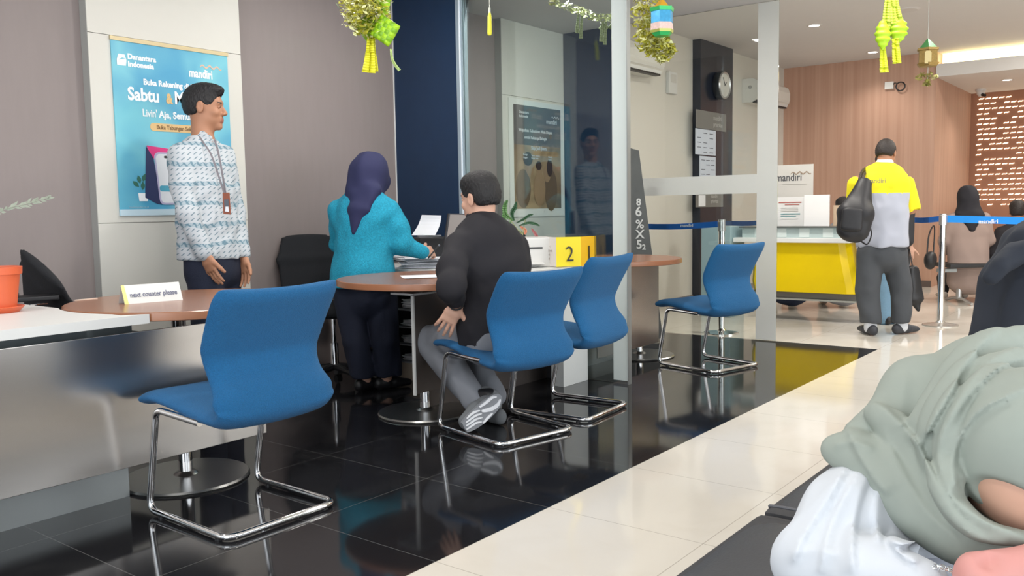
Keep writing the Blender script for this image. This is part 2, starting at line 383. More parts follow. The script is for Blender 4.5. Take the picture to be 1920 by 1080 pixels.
def frame(fwd, up=UP):
    f = Vector(fwd).normalized(); r = f.cross(Vector(up)).normalized(); u = r.cross(f); return r, f, u     # right, forward, up
def head_parts(c, fwd, up=UP, s=1.0, h=0.0038, neck=None, ears=True):
    r, f, u = frame(fwd, up); c = Vector(c)
    def L(x, y, z): return c+(r*x+f*y+u*z)*s
    S = SDF(); e = dict(u=r, v=f, w=u)
    S.ell(L(0, -0.012, 0.034), A3((0.074, 0.095, 0.086))*s, **e, k=0.02)
    S.ell(L(0, 0.022, -0.035), A3((0.058, 0.066, 0.068))*s, **e, k=0.03)
    S.ell(L(0, 0.012, -0.055), A3((0.054, 0.060, 0.04))*s, **e, k=0.02)
    S.ell(L(0, 0.068, -0.092), A3((0.022, 0.018, 0.018))*s, **e, k=0.025)
    S.cap(L(-0.03, 0.072, 0.030), L(0.03, 0.072, 0.030), 0.013*s, k=0.02)
    for q in (-1, 1): S.ell(L(q*0.042, 0.058, -0.022), A3((0.018, 0.018, 0.016))*s, **e, k=0.02)
    S.cap(L(0, 0.078, 0.018), L(0, 0.103, -0.022), 0.008*s, 0.011*s, k=0.010)
    for q in (-1, 1): S.ell(L(q*0.012, 0.093, -0.027), A3((0.009, 0.009, 0.008))*s, **e, k=0.006)
    S.cap(L(-0.019, 0.082, -0.052), L(0.019, 0.082, -0.052), 0.0075*s, k=0.008); S.cap(L(-0.016, 0.081, -0.064), L(0.016, 0.081, -0.064), 0.008*s, k=0.008)
    for q in (-1, 1): S.ell(L(q*0.030, 0.094, 0.008), A3((0.016, 0.013, 0.011))*s, **e, k=0.012, op='s')
    if ears:
        for q in (-1, 1):
            S.ell(L(q*0.078, -0.010, 0.0), A3((0.007, 0.019, 0.032))*s, **e, k=0.008); S.ell(L(q*0.086, -0.006, 0.004), A3((0.005, 0.010, 0.018))*s, **e, k=0.006, op='s')
    if neck is not None: S.cap(L(0, -0.022, -0.05), neck, 0.052*s, 0.060*s, k=0.03)
    V, F = S.mesh(h*s)
    def mf(Q):
        q = Q-A3(c); x, y, z = q@A3(r)/s, q@A3(f)/s, q@A3(u)/s; m = np.zeros(len(Q))
        m[(np.abs(x) < 0.024) & (y > 0.078) & (z > -0.071) & (z < -0.046)] = 1
        m[(np.abs(np.abs(x)-0.030) < 0.016) & (y > 0.068) & (z > 0.026) & (z < 0.034)] = 2
        return m
    eyes = []
    for q in (-1, 1):
        E = SDF(); E.ell(L(q*0.030, 0.074, 0.008), A3((0.012, 0.011, 0.010))*s, **e); eyes.append(E.mesh(0.0035*s))
    def mf2(Q):
        m = mf(Q); q = Q-A3(c); x, y, z = q@A3(r)/s, q@A3(f)/s, q@A3(u)/s
        m[(np.abs(np.abs(x)-0.030) < 0.006) & (y > 0.0805) & (np.abs(z-0.008) < 0.006)] = 2; return m
    return [(V, F)]+eyes, mf2, L, (r, f, u)
def hair_part(L, e3, s, style='short', h=0.004):
    r, f, u = e3; e = dict(u=r, v=f, w=u); S = SDF()
    S.ell(L(0, -0.016, 0.042), A3((0.080, 0.101, 0.092))*s, **e, k=0.02)
    S.ell(L(0, -0.045, 0.000), A3((0.070, 0.062, 0.072))*s, **e, k=0.03)
    if style == 'quiff': S.ell(L(0, 0.035, 0.098), A3((0.062, 0.062, 0.030))*s, **e, k=0.03)
    if style == 'thick': S.ell(L(0, 0.0, 0.085), A3((0.078, 0.085, 0.050))*s, **e, k=0.03)
    # take away face, ears and neck
    S.ell(L(0, 0.095, -0.030), A3((0.085, 0.075, 0.098))*s, **e, k=0.015, op='s')
    S.ell(L(0, 0.02, -0.060), A3((0.12, 0.060, 0.078))*s, **e, k=0.02, op='s')
    S.ell(L(0, -0.06, -0.098), A3((0.13, 0.10, 0.065))*s, **e, k=0.02, op='s')
    for q in (-1, 1): S.ell(L(q*0.088, 0.0, -0.012), A3((0.020, 0.032, 0.045))*s, **e, k=0.01, op='s')
    rr, ff, uu = A3(r), A3(f), A3(u)
    S.post.append(lambda X, D: (0.0022*s*np.sin((X@rr)*520/s+3*np.sin((X@uu)*90))*np.sin((X@ff)*260/s+2*np.sin((X@rr)*150))).astype(np.float32))
    return S.mesh(h*s)
def hand_sdf(S, w, d, palm, thumb, curl=0.35, s=1.0, spread=0.10, curls=None, thumb_out=0.9, thumb_curl=0.2):
    "w wrist point, d hand direction, palm = palm normal, thumb = vector towards thumb side"
    d = Vector(d).normalized(); th = Vector(thumb); th = (th-d*th.dot(d)).normalized(); pn = Vector(palm); pn = (pn-d*pn.dot(d)-th*pn.dot(th)).normalized(); w = Vector(w)
    kn = w+d*0.088*s
    S.cone(w-d*0.01*s, w+d*0.045*s, (0.027*s, 0.019*s), (0.038*s, 0.016*s), th, k=0.01); S.cone(w+d*0.045*s, kn-d*0.008*s, (0.038*s, 0.016*s), (0.040*s, 0.013*s), th, k=0.01)
    S.ell(w+d*0.03*s+th*0.02*s+pn*0.006*s, A3((0.018, 0.028, 0.016))*s, u=th, v=d, w=pn, k=0.01)
    for i, (off, ln) in enumerate(((0.030, 0.070), (0.010, 0.080), (-0.011, 0.074), (-0.031, 0.058))):
        c = curls[i] if curls else curl*(1+0.12*i); b = kn+th*off*s-d*abs(off)*0.12*s; dd = (d+th*spread*(off/0.03)).normalized(); a = 0.0
        for j, fr in enumerate((0.45, 0.30, 0.25)):
            a += c*(0.8 if j == 0 else 1.0); q = (dd*math.cos(a)+pn*math.sin(a)).normalized(); e = b+q*ln*fr*s
            S.cap(b, e, (0.0092-0.0010*j)*s, (0.0085-0.0010*j)*s, k=0.004); b = e
    b = w+d*0.022*s+th*0.026*s; dd = (d*math.cos(thumb_out)+th*math.sin(thumb_out)+pn*0.15).normalized()
    for j, ln in enumerate((0.040, 0.032, 0.026)):
        e = b+dd*ln*s; S.cap(b, e, (0.0125-0.0015*j)*s, (0.011-0.0015*j)*s, k=0.008); b = e; dd = (dd+(d*0.6+pn*0.5)*thumb_curl).normalized()
def shoe(S, ank, toe, s=1.0):
    ank, toe = Vector(ank), Vector(toe); d = (toe-ank); d.z = 0; d.normalize(); side = d.cross(UP)
    b = Vector((ank.x, ank.y, 0))
    S.cone(b-d*0.055*s+UP*0.045*s, b+d*0.06*s+UP*0.042*s, (0.036*s, 0.042*s), (0.042*s, 0.038*s), side, k=0.015)
    S.cone(b+d*0.06*s+UP*0.042*s, b+d*0.165*s+UP*0.032*s, (0.045*s, 0.036*s), (0.036*s, 0.024*s), side, k=0.015)
    S.cap(b+UP*0.05*s, b+UP*0.09*s, 0.038*s, 0.036*s, k=0.02); S.cut(b, (0, 0, -1), 0.003)

# ================================================================== SETTING
YW, YM = 4.65, 4.72                      # cream panels / mauve wall behind them
CE1, CE2 = 2.70, 3.02                    # near and far ceilings
b = MB(); b.prism([(-3.0, 1.84), (6.915, 1.84), (6.915, 4.95), (-3.0, 4.95)], (0, 0, -0.08), (1, 0, 0), (0, 1, 0), 0.08); o = struct(b.build('floor', M_black_tile)); o['label'] = 'black polished granite tile floor'
b = MB(); b.box((-3.0, -4.0, -0.08), (6.915, 1.84, 0)); b.box((6.915, -4.0, -0.08), (15.2, 4.95, 0)); o = struct(b.build('floor', M_white_tile)); o['label'] = 'cream polished tile floor'
b = MB(); b.box((-3.0, -4.0, CE1), (6.9, 4.95, CE1+0.12)); struct(b.build('ceiling', M_ceil))
b = MB(); b.box((6.9, -4.0, CE2), (12.42, 4.95, CE2+0.12)); b.box((6.9, -4.0, CE1+0.12), (6.93, 4.95, CE2)); b.box((12.42, -4.0, CE2), (15.2, 2.68, CE2+0.12)); struct(b.build('ceiling', M_ceil))
b = MB(); b.box((12.62, -4.0, 2.70), (15.2, 2.66, 2.76)); b.box((12.40, -4.0, 2.70), (12.62, 2.66, 2.86)); struct(b.build('ceiling', mat('dropped_ceiling_paint', (0.72, 0.70, 0.68), 0.9)))
M_cove = mat('cove_light', (1, 0.9, 0.6), emit=(1.0, 0.83, 0.45), estr=2.6)
b = MB(); b.box((12.66, -4.0, 2.77), (12.70, 2.64, 3.02)); o = b.build('cove_light', M_cove); tag(o, 'glowing warm cove strip along the dropped ceiling edge at the far right', 'light')
# left wall: mauve wall with a proud cream panel
b = MB(); b.box((-3.0, YM, 0), (6.9, 4.95, CE1)); struct(b.build('wall_left', M_mauve))
def panel(x0, x1, z1, name='wall_left', joints=(1.062,)):
    b = MB(); zs = [0.0]+list(joints)+[z1]
    for a, c in zip(zs, zs[1:]): b.box((x0, YW, a+(0.0015 if a else 0)), (x1, YM-0.001, c-0.0015))
    b.mi = 1; b.box((x0-0.002, YW+0.004, 0), (x0, YM-0.001, z1)); return struct(b.build(name, [M_cream, M_creamedge]))
panel(2.405, 3.352, CE1, joints=(1.062, 2.07)); panel(5.94, 6.895, CE1, joints=(1.062, 2.07))
b = MB(); b.box((6.93, YW, 0), (12.42, 4.95, CE2)); struct(b.build('wall_left', M_cream))
b = MB(); b.box((6.95, YW-0.012, 0), (9.53, YW, 0.06)); b.box((10.43, YW-0.012, 0), (12.4, YW, 0.06)); struct(b.build('baseboard_left', mat('grey_skirting', (0.25, 0.22, 0.20), 0.4)))
# navy column on the far part of the left wall
b = MB(); b.box((9.53, YW-0.10, 0), (10.43, YW-0.001, CE2)); struct(b.build('wall_column', M_navy2))
# solid navy bays of the two cross partitions
b = MB(); b.box((4.73, 4.10, 0), (4.78, YM-0.001, CE1)); struct(b.build('wall_partition', M_navy))
b = MB(); b.box((4.722, 4.712, 0), (4.73, YM-0.001, CE1)); struct(b.build('trim_1', M_white))
b = MB(); b.box((4.725, 4.045, 0), (4.785, 4.10, CE1)); struct(b.build('trim_2', mat('silver_mullion', (0.34, 0.42, 0.48), 0.3, 0.3)))
b = MB(); b.box((4.720, 4.058, 0), (4.725, 4.068, CE1)); struct(b.build('trim_3', mat('mullion_gasket', (0.75, 0.82, 0.88), 0.35)))
b = MB(); b.box((6.86, 4.02, 0), (6.90, YW-0.002, CE1)); struct(b.build('wall_partition', M_navy))
# glass sheets
def glass(name, x, y0, y1, z0, z1, m, film):
    b = MB(); b.box((x, y0, z0), (x+0.010, y1, z1)); o = struct(b.build(name, m))
    for k, (a, c, d, e, fm) in enumerate(film):
        b = MB(); b.box((x-0.0015, a, d), (x-0.0004, c, e)); b.build('frosted_strip', fm, o)
    return o
glass('window_1', 4.735, 2.74, 4.045, 0.004, CE1, M_glass, [(2.74, 2.85, 0.02, CE1-0.005, M_frost)])
glass('window_2', 6.88, 2.62, 4.02, 0.004, CE1, M_glass2, [(2.62, 2.79, 0.01, CE1-0.005, M_frost2), (2.79, 4.0, 1.20, 1.352, M_frost2)])
b = MB(); b.box((4.72, 2.735, 0), (4.76, 2.74, CE1)); struct(b.build('trim_4', M_steel2))
# far walls
b = MB(); b.box((12.42, 2.66, 0), (12.50, 4.95, CE2)); b.box((12.50, 2.66, 0), (14.75, 2.72, CE2)); struct(b.build('wall_back', M_wood))
b = MB(); b.box((12.405, 2.66, 0), (12.42, 4.65, 0.08)); struct(b.build('baseboard_back', mat('dark_skirting', (0.12, 0.09, 0.08), 0.4)))
b = MB(); b.box((14.70, -4.0, 0), (14.78, 2.66, 2.70)); struct(b.build('wall_back', M_pbrown))
# backlit slots in the brown panel: one sheet of squiggle slots
M_slot = mat('backlit_slot', (1, .9, .7), emit=(1.0, 0.86, 0.62), estr=2.3)
b = MB(); rnd = random.Random(3)
for r_ in range(30):
    z = 2.60-r_*0.074
    if z < 1.0: break
    for c_ in range(22):
        if rnd.random() < 0.17: continue
        y = 2.555-c_*0.088+(0.02 if r_ % 2 else 0)
        pts = [(0, 0), (0.022, 0.007), (0.045, 0.004), (0.066, 0.012), (0.066, 0.024), (0.045, 0.017), (0.022, 0.020), (0, 0.013)]
        b.prism([(a, c) for a, c in pts], (14.692, y, z), (0, -1, 0), (0, 0, 1), 0.004)
o = struct(b.build('wall_back', M_slot)); o['label'] = 'rows of small backlit squiggle slots in the brown end wall'
# enclosing walls behind the viewer and on the right: glass shop front with mullions and a solid wall beyond
b = MB(); b.box((6.0, -4.12, 0), (15.2, -4.0, CE2+0.1)); struct(b.build('wall_right', M_cream))

def downlight(x, y, z, label):
    t = thing('downlight', label, 'ceiling light', (x, y, z), 0, 'recessed round ceiling lights')
    b = MB(); b.lathe([(0.055, -0.004), (0.078, -0.004), (0.082, 0.0), (0.055, 0.0)], cap=False); b.build('trim_ring', M_white, t, world=False)
    b = MB(); b.lathe([(0.0001, -0.002), (0.056, -0.002)], cap=False); b.build('lens', mat('lamp_lens', (1, 1, 1), emit=(1, .95, .88), estr=9), t, world=False)
    l = bpy.data.lights.new('downlight_lamp', 'SPOT'); l.energy = 30; l.spot_size = 2.3; l.spot_blend = 0.8; l.shadow_soft_size = 0.06; l.color = (1, 0.93, 0.84)
    lo = bpy.data.objects.new('lamp', l); lo.location = (0, 0, -0.02); col.objects.link(lo); lo.parent = t
for x, y, z, s in ((9.69, 3.30, CE2, 'round recessed ceiling light left of the green woven ornament'), (11.89, 3.30, CE2, 'round recessed ceiling light above the wood wall, partly behind the hanging ornament'),
                   (13.4, 2.0, 2.70, 'round recessed light in the dropped ceiling at the far right')):
    downlight(x, y, z, s)
# added fill lights, out of frame, to brighten the hall and counter front
for x, y, z in ((7.6, 0.2, CE2), (9.69, 0.6, CE2), (11.89, 0.6, CE2), (7.2, 2.7, CE2)):
    area('hall_fill', (x, y, z-0.03), (0.18, 0.18), 38, (0, 0, 0), (1, .95, .88))
for x, y in ((0.6, 3.4), (1.9, 2.7), (4.0, 3.6), (3.2, 3.2), (4.9, 3.4), (5.5, 3.3), (6.2, 1.2), (2.0, 1.0), (4.4, 1.0), (0.0, 1.0)):  # area lights added to brighten the mauve wall and the glazed bay
    area('ceiling_fill', (x, y, CE1-0.03), (0.16, 0.16), 11, (0, 0, 0), (1, .97, .93))
t = MB(); t.lathe([(0.0001, -0.012), (0.10, -0.012), (0.13, 0)], (9.54, 2.33, CE2), cap=False); o = t.build('ceiling_vent', mat('vent_white', (0.6, 0.58, 0.57), 0.6)); tag(o, 'flat round vent cover on the far ceiling beside the green ornament', 'vent')

# ================================================================== WALL THINGS
def print_mat(name, c1, c2, scale, emit=0.0, dist=0.6, mid=None):
    m = bpy.data.materials.new(name); m.use_nodes = True; nt = m.node_tree; bb = nt.nodes['Principled BSDF']; tc = nt.nodes.new('ShaderNodeTexCoord')
    n = nt.nodes.new('ShaderNodeTexNoise'); n.inputs['Scale'].default_value = scale; n.inputs['Distortion'].default_value = dist; nt.links.new(tc.outputs['Object'], n.inputs['Vector'])
    r = nt.nodes.new('ShaderNodeValToRGB'); r.color_ramp.elements[0].color = (*c1, 1); r.color_ramp.elements[1].color = (*c2, 1); r.color_ramp.elements[0].position = .35; r.color_ramp.elements[1].position = .68
    nt.links.new(n.outputs['Fac'], r.inputs[0]); nt.links.new(r.outputs[0], bb.inputs['Base Color']); bb.inputs['Roughness'].default_value = 0.35; return m
U, V3 = Vector((1, 0, 0)), Vector((0, 0, 1))
M_pblue = print_mat('poster_sky_print', (0.075, 0.34, 0.54), (0.20, 0.56, 0.65), 3.0)
M_gold = mat('gold_frame', (0.55, 0.45, 0.27), 0.4, 0.4); M_wt = mat('white_print', (0.85, 0.88, 0.9), 0.5); M_pill = mat('tan_print', (0.72, 0.48, 0.22), 0.5)
po = thing('wall_poster', 'large blue bank poster on the cream wall panel behind the man in patterned shirt', 'poster', (2.885, YW, 1.10))
X0, X1, Z0, Z1 = 2.525, 3.25, 1.10, 2.045
b = MB(); b.box((X0, YW-0.008, Z0), (X1, YW-0.001, Z1)); b.build('print', M_pblue, po)
b = MB(); b.box((X0-0.004, YW-0.014, Z1), (X1+0.004, YW-0.001, Z1+0.022)); b.build('top_rail', M_gold, po)
b = MB(); b.box((X0, YW-0.011, Z0), (X1, YW-0.008, Z0+0.035)); b.build('bottom_strip', mat('pale_strip', (0.55, 0.70, 0.78), .4), po)
yp = YW-0.0095
def ptxt(s, x, z, size, m=M_wt, bold=0.0, name='lettering', align='LEFT', sx=1.0, y=None): return text(name, s, size, (x, yp if y is None else y, z), U, V3, m, po, bold, align, sx=sx)
ptxt('Danantara\nIndonesia', 2.615, 1.955, 0.040, bold=0.0016)
b = MB(); b.prism([(0.0, 0), (0.05, 0), (0.055, 0.03), (0.045, 0.06), (0.01, 0.06), (0, 0.03)], (2.553, yp, 1.915), U, V3, 0.001); b.mi = 1; b.prism([(0.008, 0.028), (0.03, 0.042), (0.05, 0.040), (0.03, 0.034)], (2.553, yp-0.0012, 1.915), U, V3, 0.0008); b.build('emblem', [M_wt, M_pblue], po)
ptxt('mandiri', 2.985, 1.900, 0.068, bold=0.0022, sx=0.76)
def ribbon(o, u, v, s, m, parent, th=0.001, name='wave_emblem'):
    b = MB(); top, bot = [], []
    for i in range(25):
        a = i/24; x = a*s; y = math.sin(a*3*2*PI-0.6)*0.055*s+0.02*s*a*0; top.append((x, y+0.05*s*(0.5+0.5*math.sin(a*PI)))); bot.append((x, y-0.02*s))
    for i in range(24):
        b.prism([bot[i], bot[i+1], top[i+1], top[i]], o, u, v, th)
    return b.build(name, m, parent)
ribbon((3.06, yp, 1.965), U, V3, 0.145, mat('peach_print', (0.72, 0.48, 0.36), 0.5), po)
ptxt('Buka Rekening di Hari', 2.70, 1.825, 0.044, bold=0.0018, sx=0.92)
ptxt('Sabtu', 2.605, 1.735, 0.098, bold=0.003, sx=0.86); ptxt('&', 2.835, 1.735, 0.075, M_pill, bold=0.004, sx=.75); ptxt('Minggu', 2.885, 1.735, 0.098, bold=0.003, sx=0.84)
ptxt("Livin'", 2.685, 1.650, 0.058, bold=0.0012, sx=0.75); ptxt('Aja, Semua', 2.785, 1.650, 0.052, bold=0.0018, sx=0.92); ptxt('Bisa', 3.045, 1.65, 0.052, bold=0.0018, sx=0.9)
b = MB(); b.tube([(2.74+0.37*i/3, 0, 0) for i in range(2)], 0.001); b = MB()
pts = [(0.018*math.cos(a)-0.0, 0.022*math.sin(a)) for a in [PI/2+PI*i/8 for i in range(9)]]+[(0.36+0.018*math.cos(a), 0.022*math.sin(a)) for a in [-PI/2+PI*i/8 for i in range(9)]]
b.prism(pts, (2.745, yp, 1.595), U, V3, 0.001); b.build('button_picture', M_pill, po)
ptxt('Buka Tabungan Sekarang', 2.765, 1.585, 0.032, mat('brown_print', (0.22, 0.12, 0.05), .5), bold=0.0008, sx=0.88, y=yp-0.0016)
# printed phone standing in a desk calendar, with a small plant
b = MB(); b.prism([(2.70, 1.49), (3.10, 1.45), (3.10, 1.40), (2.72, 1.42)], (0, yp, 0), U, V3, 0.0009); b.build('calendar_picture', mat('magenta_print', (0.72, 0.04, 0.22), .5), po)
b = MB(); b.prism([(2.695, 1.485), (2.735, 1.425), (2.775, 1.16), (2.745, 1.165), (2.675, 1.20)], (0, yp-0.0003, 0), U, V3, 0.0009); b.build('calendar_side_picture', mat('navy_print', (0.02, 0.03, 0.10), .5), po)
def rrect(x0, z0, x1, z1, r, sk=0.0):
    out = []
    for cx, cz, a0 in ((x1-r, z1-r, 0), (x0+r, z1-r, 90), (x0+r, z0+r, 180), (x1-r, z0+r, 270)):
        for i in range(6):
            a = math.radians(a0+18*i); out.append((cx+r*math.cos(a)+sk*(z1-cz), cz+r*math.sin(a)))
    return out
b = MB(); b.prism(rrect(2.738, 1.16, 2.965, 1.455, 0.03, 0.09), (0, yp-0.0010, 0), U, V3, 0.0009); b.mi = 1; b.prism(rrect(2.748, 1.17, 2.958, 1.445, 0.025, 0.09), (0, yp-0.0020, 0), U, V3, 0.0006); b.mi = 2; b.prism(rrect(2.80, 1.422, 2.86, 1.436, 0.006), (0, yp-0.0028, 0), U, V3, 0.0005)
b.mi = 3; b.prism(rrect(2.765, 1.235, 2.95, 1.268, 0.012), (0, yp-0.0028, 0), U, V3, 0.0005); b.build('phone_picture', [mat('lilac_print', (0.45, 0.42, 0.60), .4), mat('screen_print', (0.72, 0.74, 0.78), .4), M_black, mat('teal_print', (0.08, 0.36, 0.50), .4)], po)
b = MB(); b.prism([(2.64, 1.18), (2.69, 1.18), (2.695, 1.225), (2.635, 1.225)], (0, yp, 0), U, V3, 0.0008); b.mi = 1
for cx, cz, a in ((2.625, 1.275, 2.4), (2.645, 1.30, 1.8), (2.675, 1.31, 1.2), (2.70, 1.285, 0.7), (2.665, 1.265, 1.5)):
    b.prism([(cx+0.024*math.cos(a+q)*(1 if q in (0, PI) else .55), cz+0.024*math.sin(a+q)*(1 if q in (0, PI) else .55)) for q in (0, PI/3, 2*PI/3, PI, 4*PI/3, 5*PI/3)], (0, yp, 0), U, V3, 0.0008)
b.build('plant_picture', [M_wt, mat('leaf_print', (0.03, 0.13, 0.09), .5)], po)
ptxt('bankmandiri.co.id', 2.58, 1.142, 0.016, mat('faint_print', (0.35, 0.58, 0.70), .5)); ptxt('mandiri', 2.60, 1.112, 0.014, mat('faint2_print', (0.4, 0.45, 0.5), .5))

po2 = thing('wall_poster', 'brown family photo poster in a white frame, seen through the glass partition', 'poster', (6.42, YW, 1.10))
X0, X1, Z0, Z1 = 6.075, 6.785, 1.105, 2.0
b = MB(); b.box((X0-0.06, YW-0.012, Z0-0.07), (X1+0.06, YW-0.001, Z1+0.05)); b.build('frame', mat('frame_white', (0.76, 0.75, 0.70), .4), po2)
yp = YW-0.0125; b = MB(); b.box((X0, yp-0.0008, Z0), (X1, yp, Z1)); b.build('print', print_mat('sepia_print', (0.16, 0.10, 0.055), (0.46, 0.33, 0.19), 3.2), po2)
b = MB(); b.box((X0, yp-0.0018, 1.66), (X1, yp-0.0009, Z1)); b.build('dark_header_picture', print_mat('dark_header_print', (0.075, 0.070, 0.075), (0.15, 0.125, 0.11), 2.5), po2)
def blob(parts, m, name, y):
    b = MB()
    for cx, cz, rx, rz in parts: b.prism([(cx+rx*math.cos(i*PI/10), cz+rz*math.sin(i*PI/10)) for i in range(20)], (0, y, 0), U, V3, 0.0004); y -= 0.0003
    return b.build(name, m, po2)
for q_ in ((6.20, 1.28, 0.11, 0.17), (6.62, 1.27, 0.10, 0.19)): blob([q_], mat('umber_print', (0.15, 0.10, 0.06), .5), 'parent_picture', yp-0.002)
blob([(6.30, 1.47, 0.06, 0.085), (6.56, 1.42, 0.055, 0.08), (6.44, 1.28, 0.09, 0.15), (6.44, 1.45, 0.045, 0.055)], mat('sand_print', (0.34, 0.22, 0.125), .5), 'faces_picture', yp-0.003)
blob([(6.27, 1.54, 0.07, 0.06), (6.43, 1.485, 0.045, 0.04), (6.60, 1.47, 0.045, 0.08)], mat('hair_print', (0.05, 0.03, 0.02), .5), 'hair_picture', yp-0.0045)
yq = yp-0.002
for s, x, z, sz, bo in (('Danantara\nIndonesia', 6.15, 1.93, 0.034, .001), ('mandiri', 6.555, 1.865, 0.055, .0014), ('Wujudkan Kebutuhan Masa Depan', 6.14, 1.775, 0.036, .0014), ('untuk Keluarga Bahagia', 6.22, 1.715, 0.036, .0012), ('Siap Jadi Juara', 6.32, 1.625, 0.042, .0012), ('Bunga\nringan', 6.20, 1.57, 0.026, .0006), ('Tenor panjang\nhingga lunas', 6.32, 1.565, 0.022, .0005), ('Mudah\ncepat', 6.58, 1.56, 0.022, .0005)):
    text('lettering', s, sz, (x, yq-0.003, z), U, V3, mat('pale_print', (0.55, 0.55, 0.55), .5), po2, bo)
ribbon((6.64, yq, 1.925), U, V3, 0.12, mat('pale_print', (0.55, 0.55, 0.55), .5), po2, 0.0006)

# column things: clock, rate boards
yc = YW-0.10
ck = thing('wall_clock', 'round white wall clock high on the dark column', 'clock', (10.02, yc, 2.53))
b = MB(); Mx = Matrix.Translation((9.99, yc, 2.53)) @ Matrix.Rotation(PI/2, 4, 'X')
b.lathe([(0.0001, 0.0), (0.15, 0.0), (0.165, 0.02), (0.165, 0.085), (0.150, 0.098), (0.140, 0.09), (0.0001, 0.088)], cap=False); bmesh.ops.transform(b.bm, matrix=Mx, verts=b.bm.verts); b.build('case', mat('clock_case', (0.03, 0.03, 0.03), .3), ck, True)
b = MB(); b.lathe([(0.0001, 0.091), (0.138, 0.091), (0.138, 0.089)], cap=False); bmesh.ops.transform(b.bm, matrix=Mx, verts=b.bm.verts); b.build('dial', mat('dial_white', (0.62, 0.62, 0.58), .5), ck)
b = MB(); b.lathe([(0.138, 0.088), (0.152, 0.104), (0.160, 0.09)], cap=False); bmesh.ops.transform(b.bm, matrix=Mx, verts=b.bm.verts); b.build('bezel', mat('bezel_silver', (0.5, 0.5, 0.5), .3, .8), ck, True)
for nm, ang, ln in (('hour_hand', 0.9, 0.06), ('minute_hand', -0.5, 0.10)):
    b = MB(); dx, dz = math.sin(ang), math.cos(ang); b.tube([(9.99-dx*0.01, yc-0.0955, 2.53-dz*0.01), (9.99+dx*ln, yc-0.0955, 2.53+dz*ln)], 0.003); b.build(nm, M_black, ck)
def board(name, label, x0, z0, x1, z1, m, cat='sign'):
    b = MB(); b.box((x0, yc-0.008, z0), (x1, yc-0.001, z1), 0.002); o = b.build(name, m); return tag(o, label, cat)
sg = board('name_sign', 'grey plate sign under the clock on the dark column', 9.40, 2.00, 10.22, 2.21, mat('taupe_plate', (0.20, 0.20, 0.19), .5))
text('lettering', 'mandiri\nprioritas', 0.075, (9.86, yc-0.0085, 2.12), U, V3, mat('plate_text', (0.42, 0.42, 0.40), .5), sg, 0.001)
M_lines = mat('notice_ink', (0.10, 0.11, 0.14), .6)
for k, (x0, z0, x1, z1) in enumerate(((9.39, 1.70, 9.93, 1.995), (9.50, 1.37, 9.93, 1.685))):
    nb = board('notice_sheet', ['white notice sheet directly under the grey plate on the dark column', 'white notice sheet, lower of the two on the dark column'][k], x0, z0, x1, z1, mat('notice_blue_white', (0.62, 0.68, 0.78), .5), 'notice')
    b = MB()
    for i in range(5):
        zz = z1-0.05-i*0.055
        for j in range(3):
            if (i*3+j+k) % 4 == 0: continue
            xx = x0+0.04+j*(x1-x0-0.05)/3; b.box((xx, yc-0.0088, zz), (xx+0.10, yc-0.008, zz+0.008))
    b.build('printed_lines', M_lines, nb)
sg = board('name_sign', 'lower grey plate sign on the dark column, below the frosted stripe', 9.40, 1.09, 10.15, 1.29, mat('taupe_plate', (0.20, 0.20, 0.19), .5))
text('lettering', 'mandiri\nprioritas', 0.06, (9.80, yc-0.0085, 1.20), U, V3, mat('plate_text', (0.42, 0.42, 0.40), .5), sg, 0.001)
b = MB(); b.box((9.47, yc-0.0095, 1.10), (9.65, yc-0.008, 1.23)); b.build('notice_card', M_paper, sg)
# white intercom box, air conditioners
ib = thing('intercom_box', 'small white vertical box on the cream wall left of the dark column', 'wall box', (8.95, YW, 2.36))
b = MB(); b.box((8.87, YW-0.045, 2.35), (9.06, YW-0.001, 2.585), 0.008); b.build('case', M_white, ib)
b = MB(); b.box((8.90, YW-0.048, 2.47), (9.03, YW-0.045, 2.56)); b.build('grille', mat('pale_grille', (0.6, 0.58, 0.54), .6), ib)
def aircon(x0, x1, z, label):
    t = thing('air_conditioner', label, 'air conditioner', ((x0+x1)/2, YW, z), 0)
    prof = [(0, 0.30), (0.14, 0.30), (0.20, 0.27), (0.225, 0.20), (0.225, 0.10), (0.19, 0.03), (0.12, 0.0), (0, 0.0)]
    b = MB(); b.prism([(-a, c) for a, c in prof], (x0, YW-0.001, z), (0, 1, 0), (0, 0, 1), x1-x0); b.build('casing', mat('ac_white', (0.72, 0.71, 0.66), .35), t)
    b = MB(); b.box((x0+0.03, YW-0.19, z-0.004), (x1-0.03, YW-0.13, z+0.03)); b.build('air_vent', M_black, t)
    b = MB(); b.box((x0+0.03, YW-0.232, z+0.06), (x1-0.03, YW-0.226, z+0.065)); b.box((x0+0.03, YW-0.20, z+0.012), (x1-0.03, YW-0.196, z+0.045)); b.build('louver', M_white, t)
    b = MB(); b.lathe([(0.0001, 0.0), (0.022, 0.0), (0.022, 0.004)], (0, 0, 0), 16, cap=False); bmesh.ops.transform(b.bm, matrix=Matrix.Translation((x0-0.001, YW-0.11, z+0.19)) @ Matrix.Rotation(-PI/2, 4, 'Y'), verts=b.bm.verts); b.build('side_cap', mat('ac_grey', (0.4, 0.4, 0.38), .5), t)
aircon(10.95, 12.05, 2.42, 'white wall air conditioner right of the dark column, behind the frosted glass edge')
aircon(7.3, 8.42, 2.47, 'white wall air conditioner behind the hanging lantern')
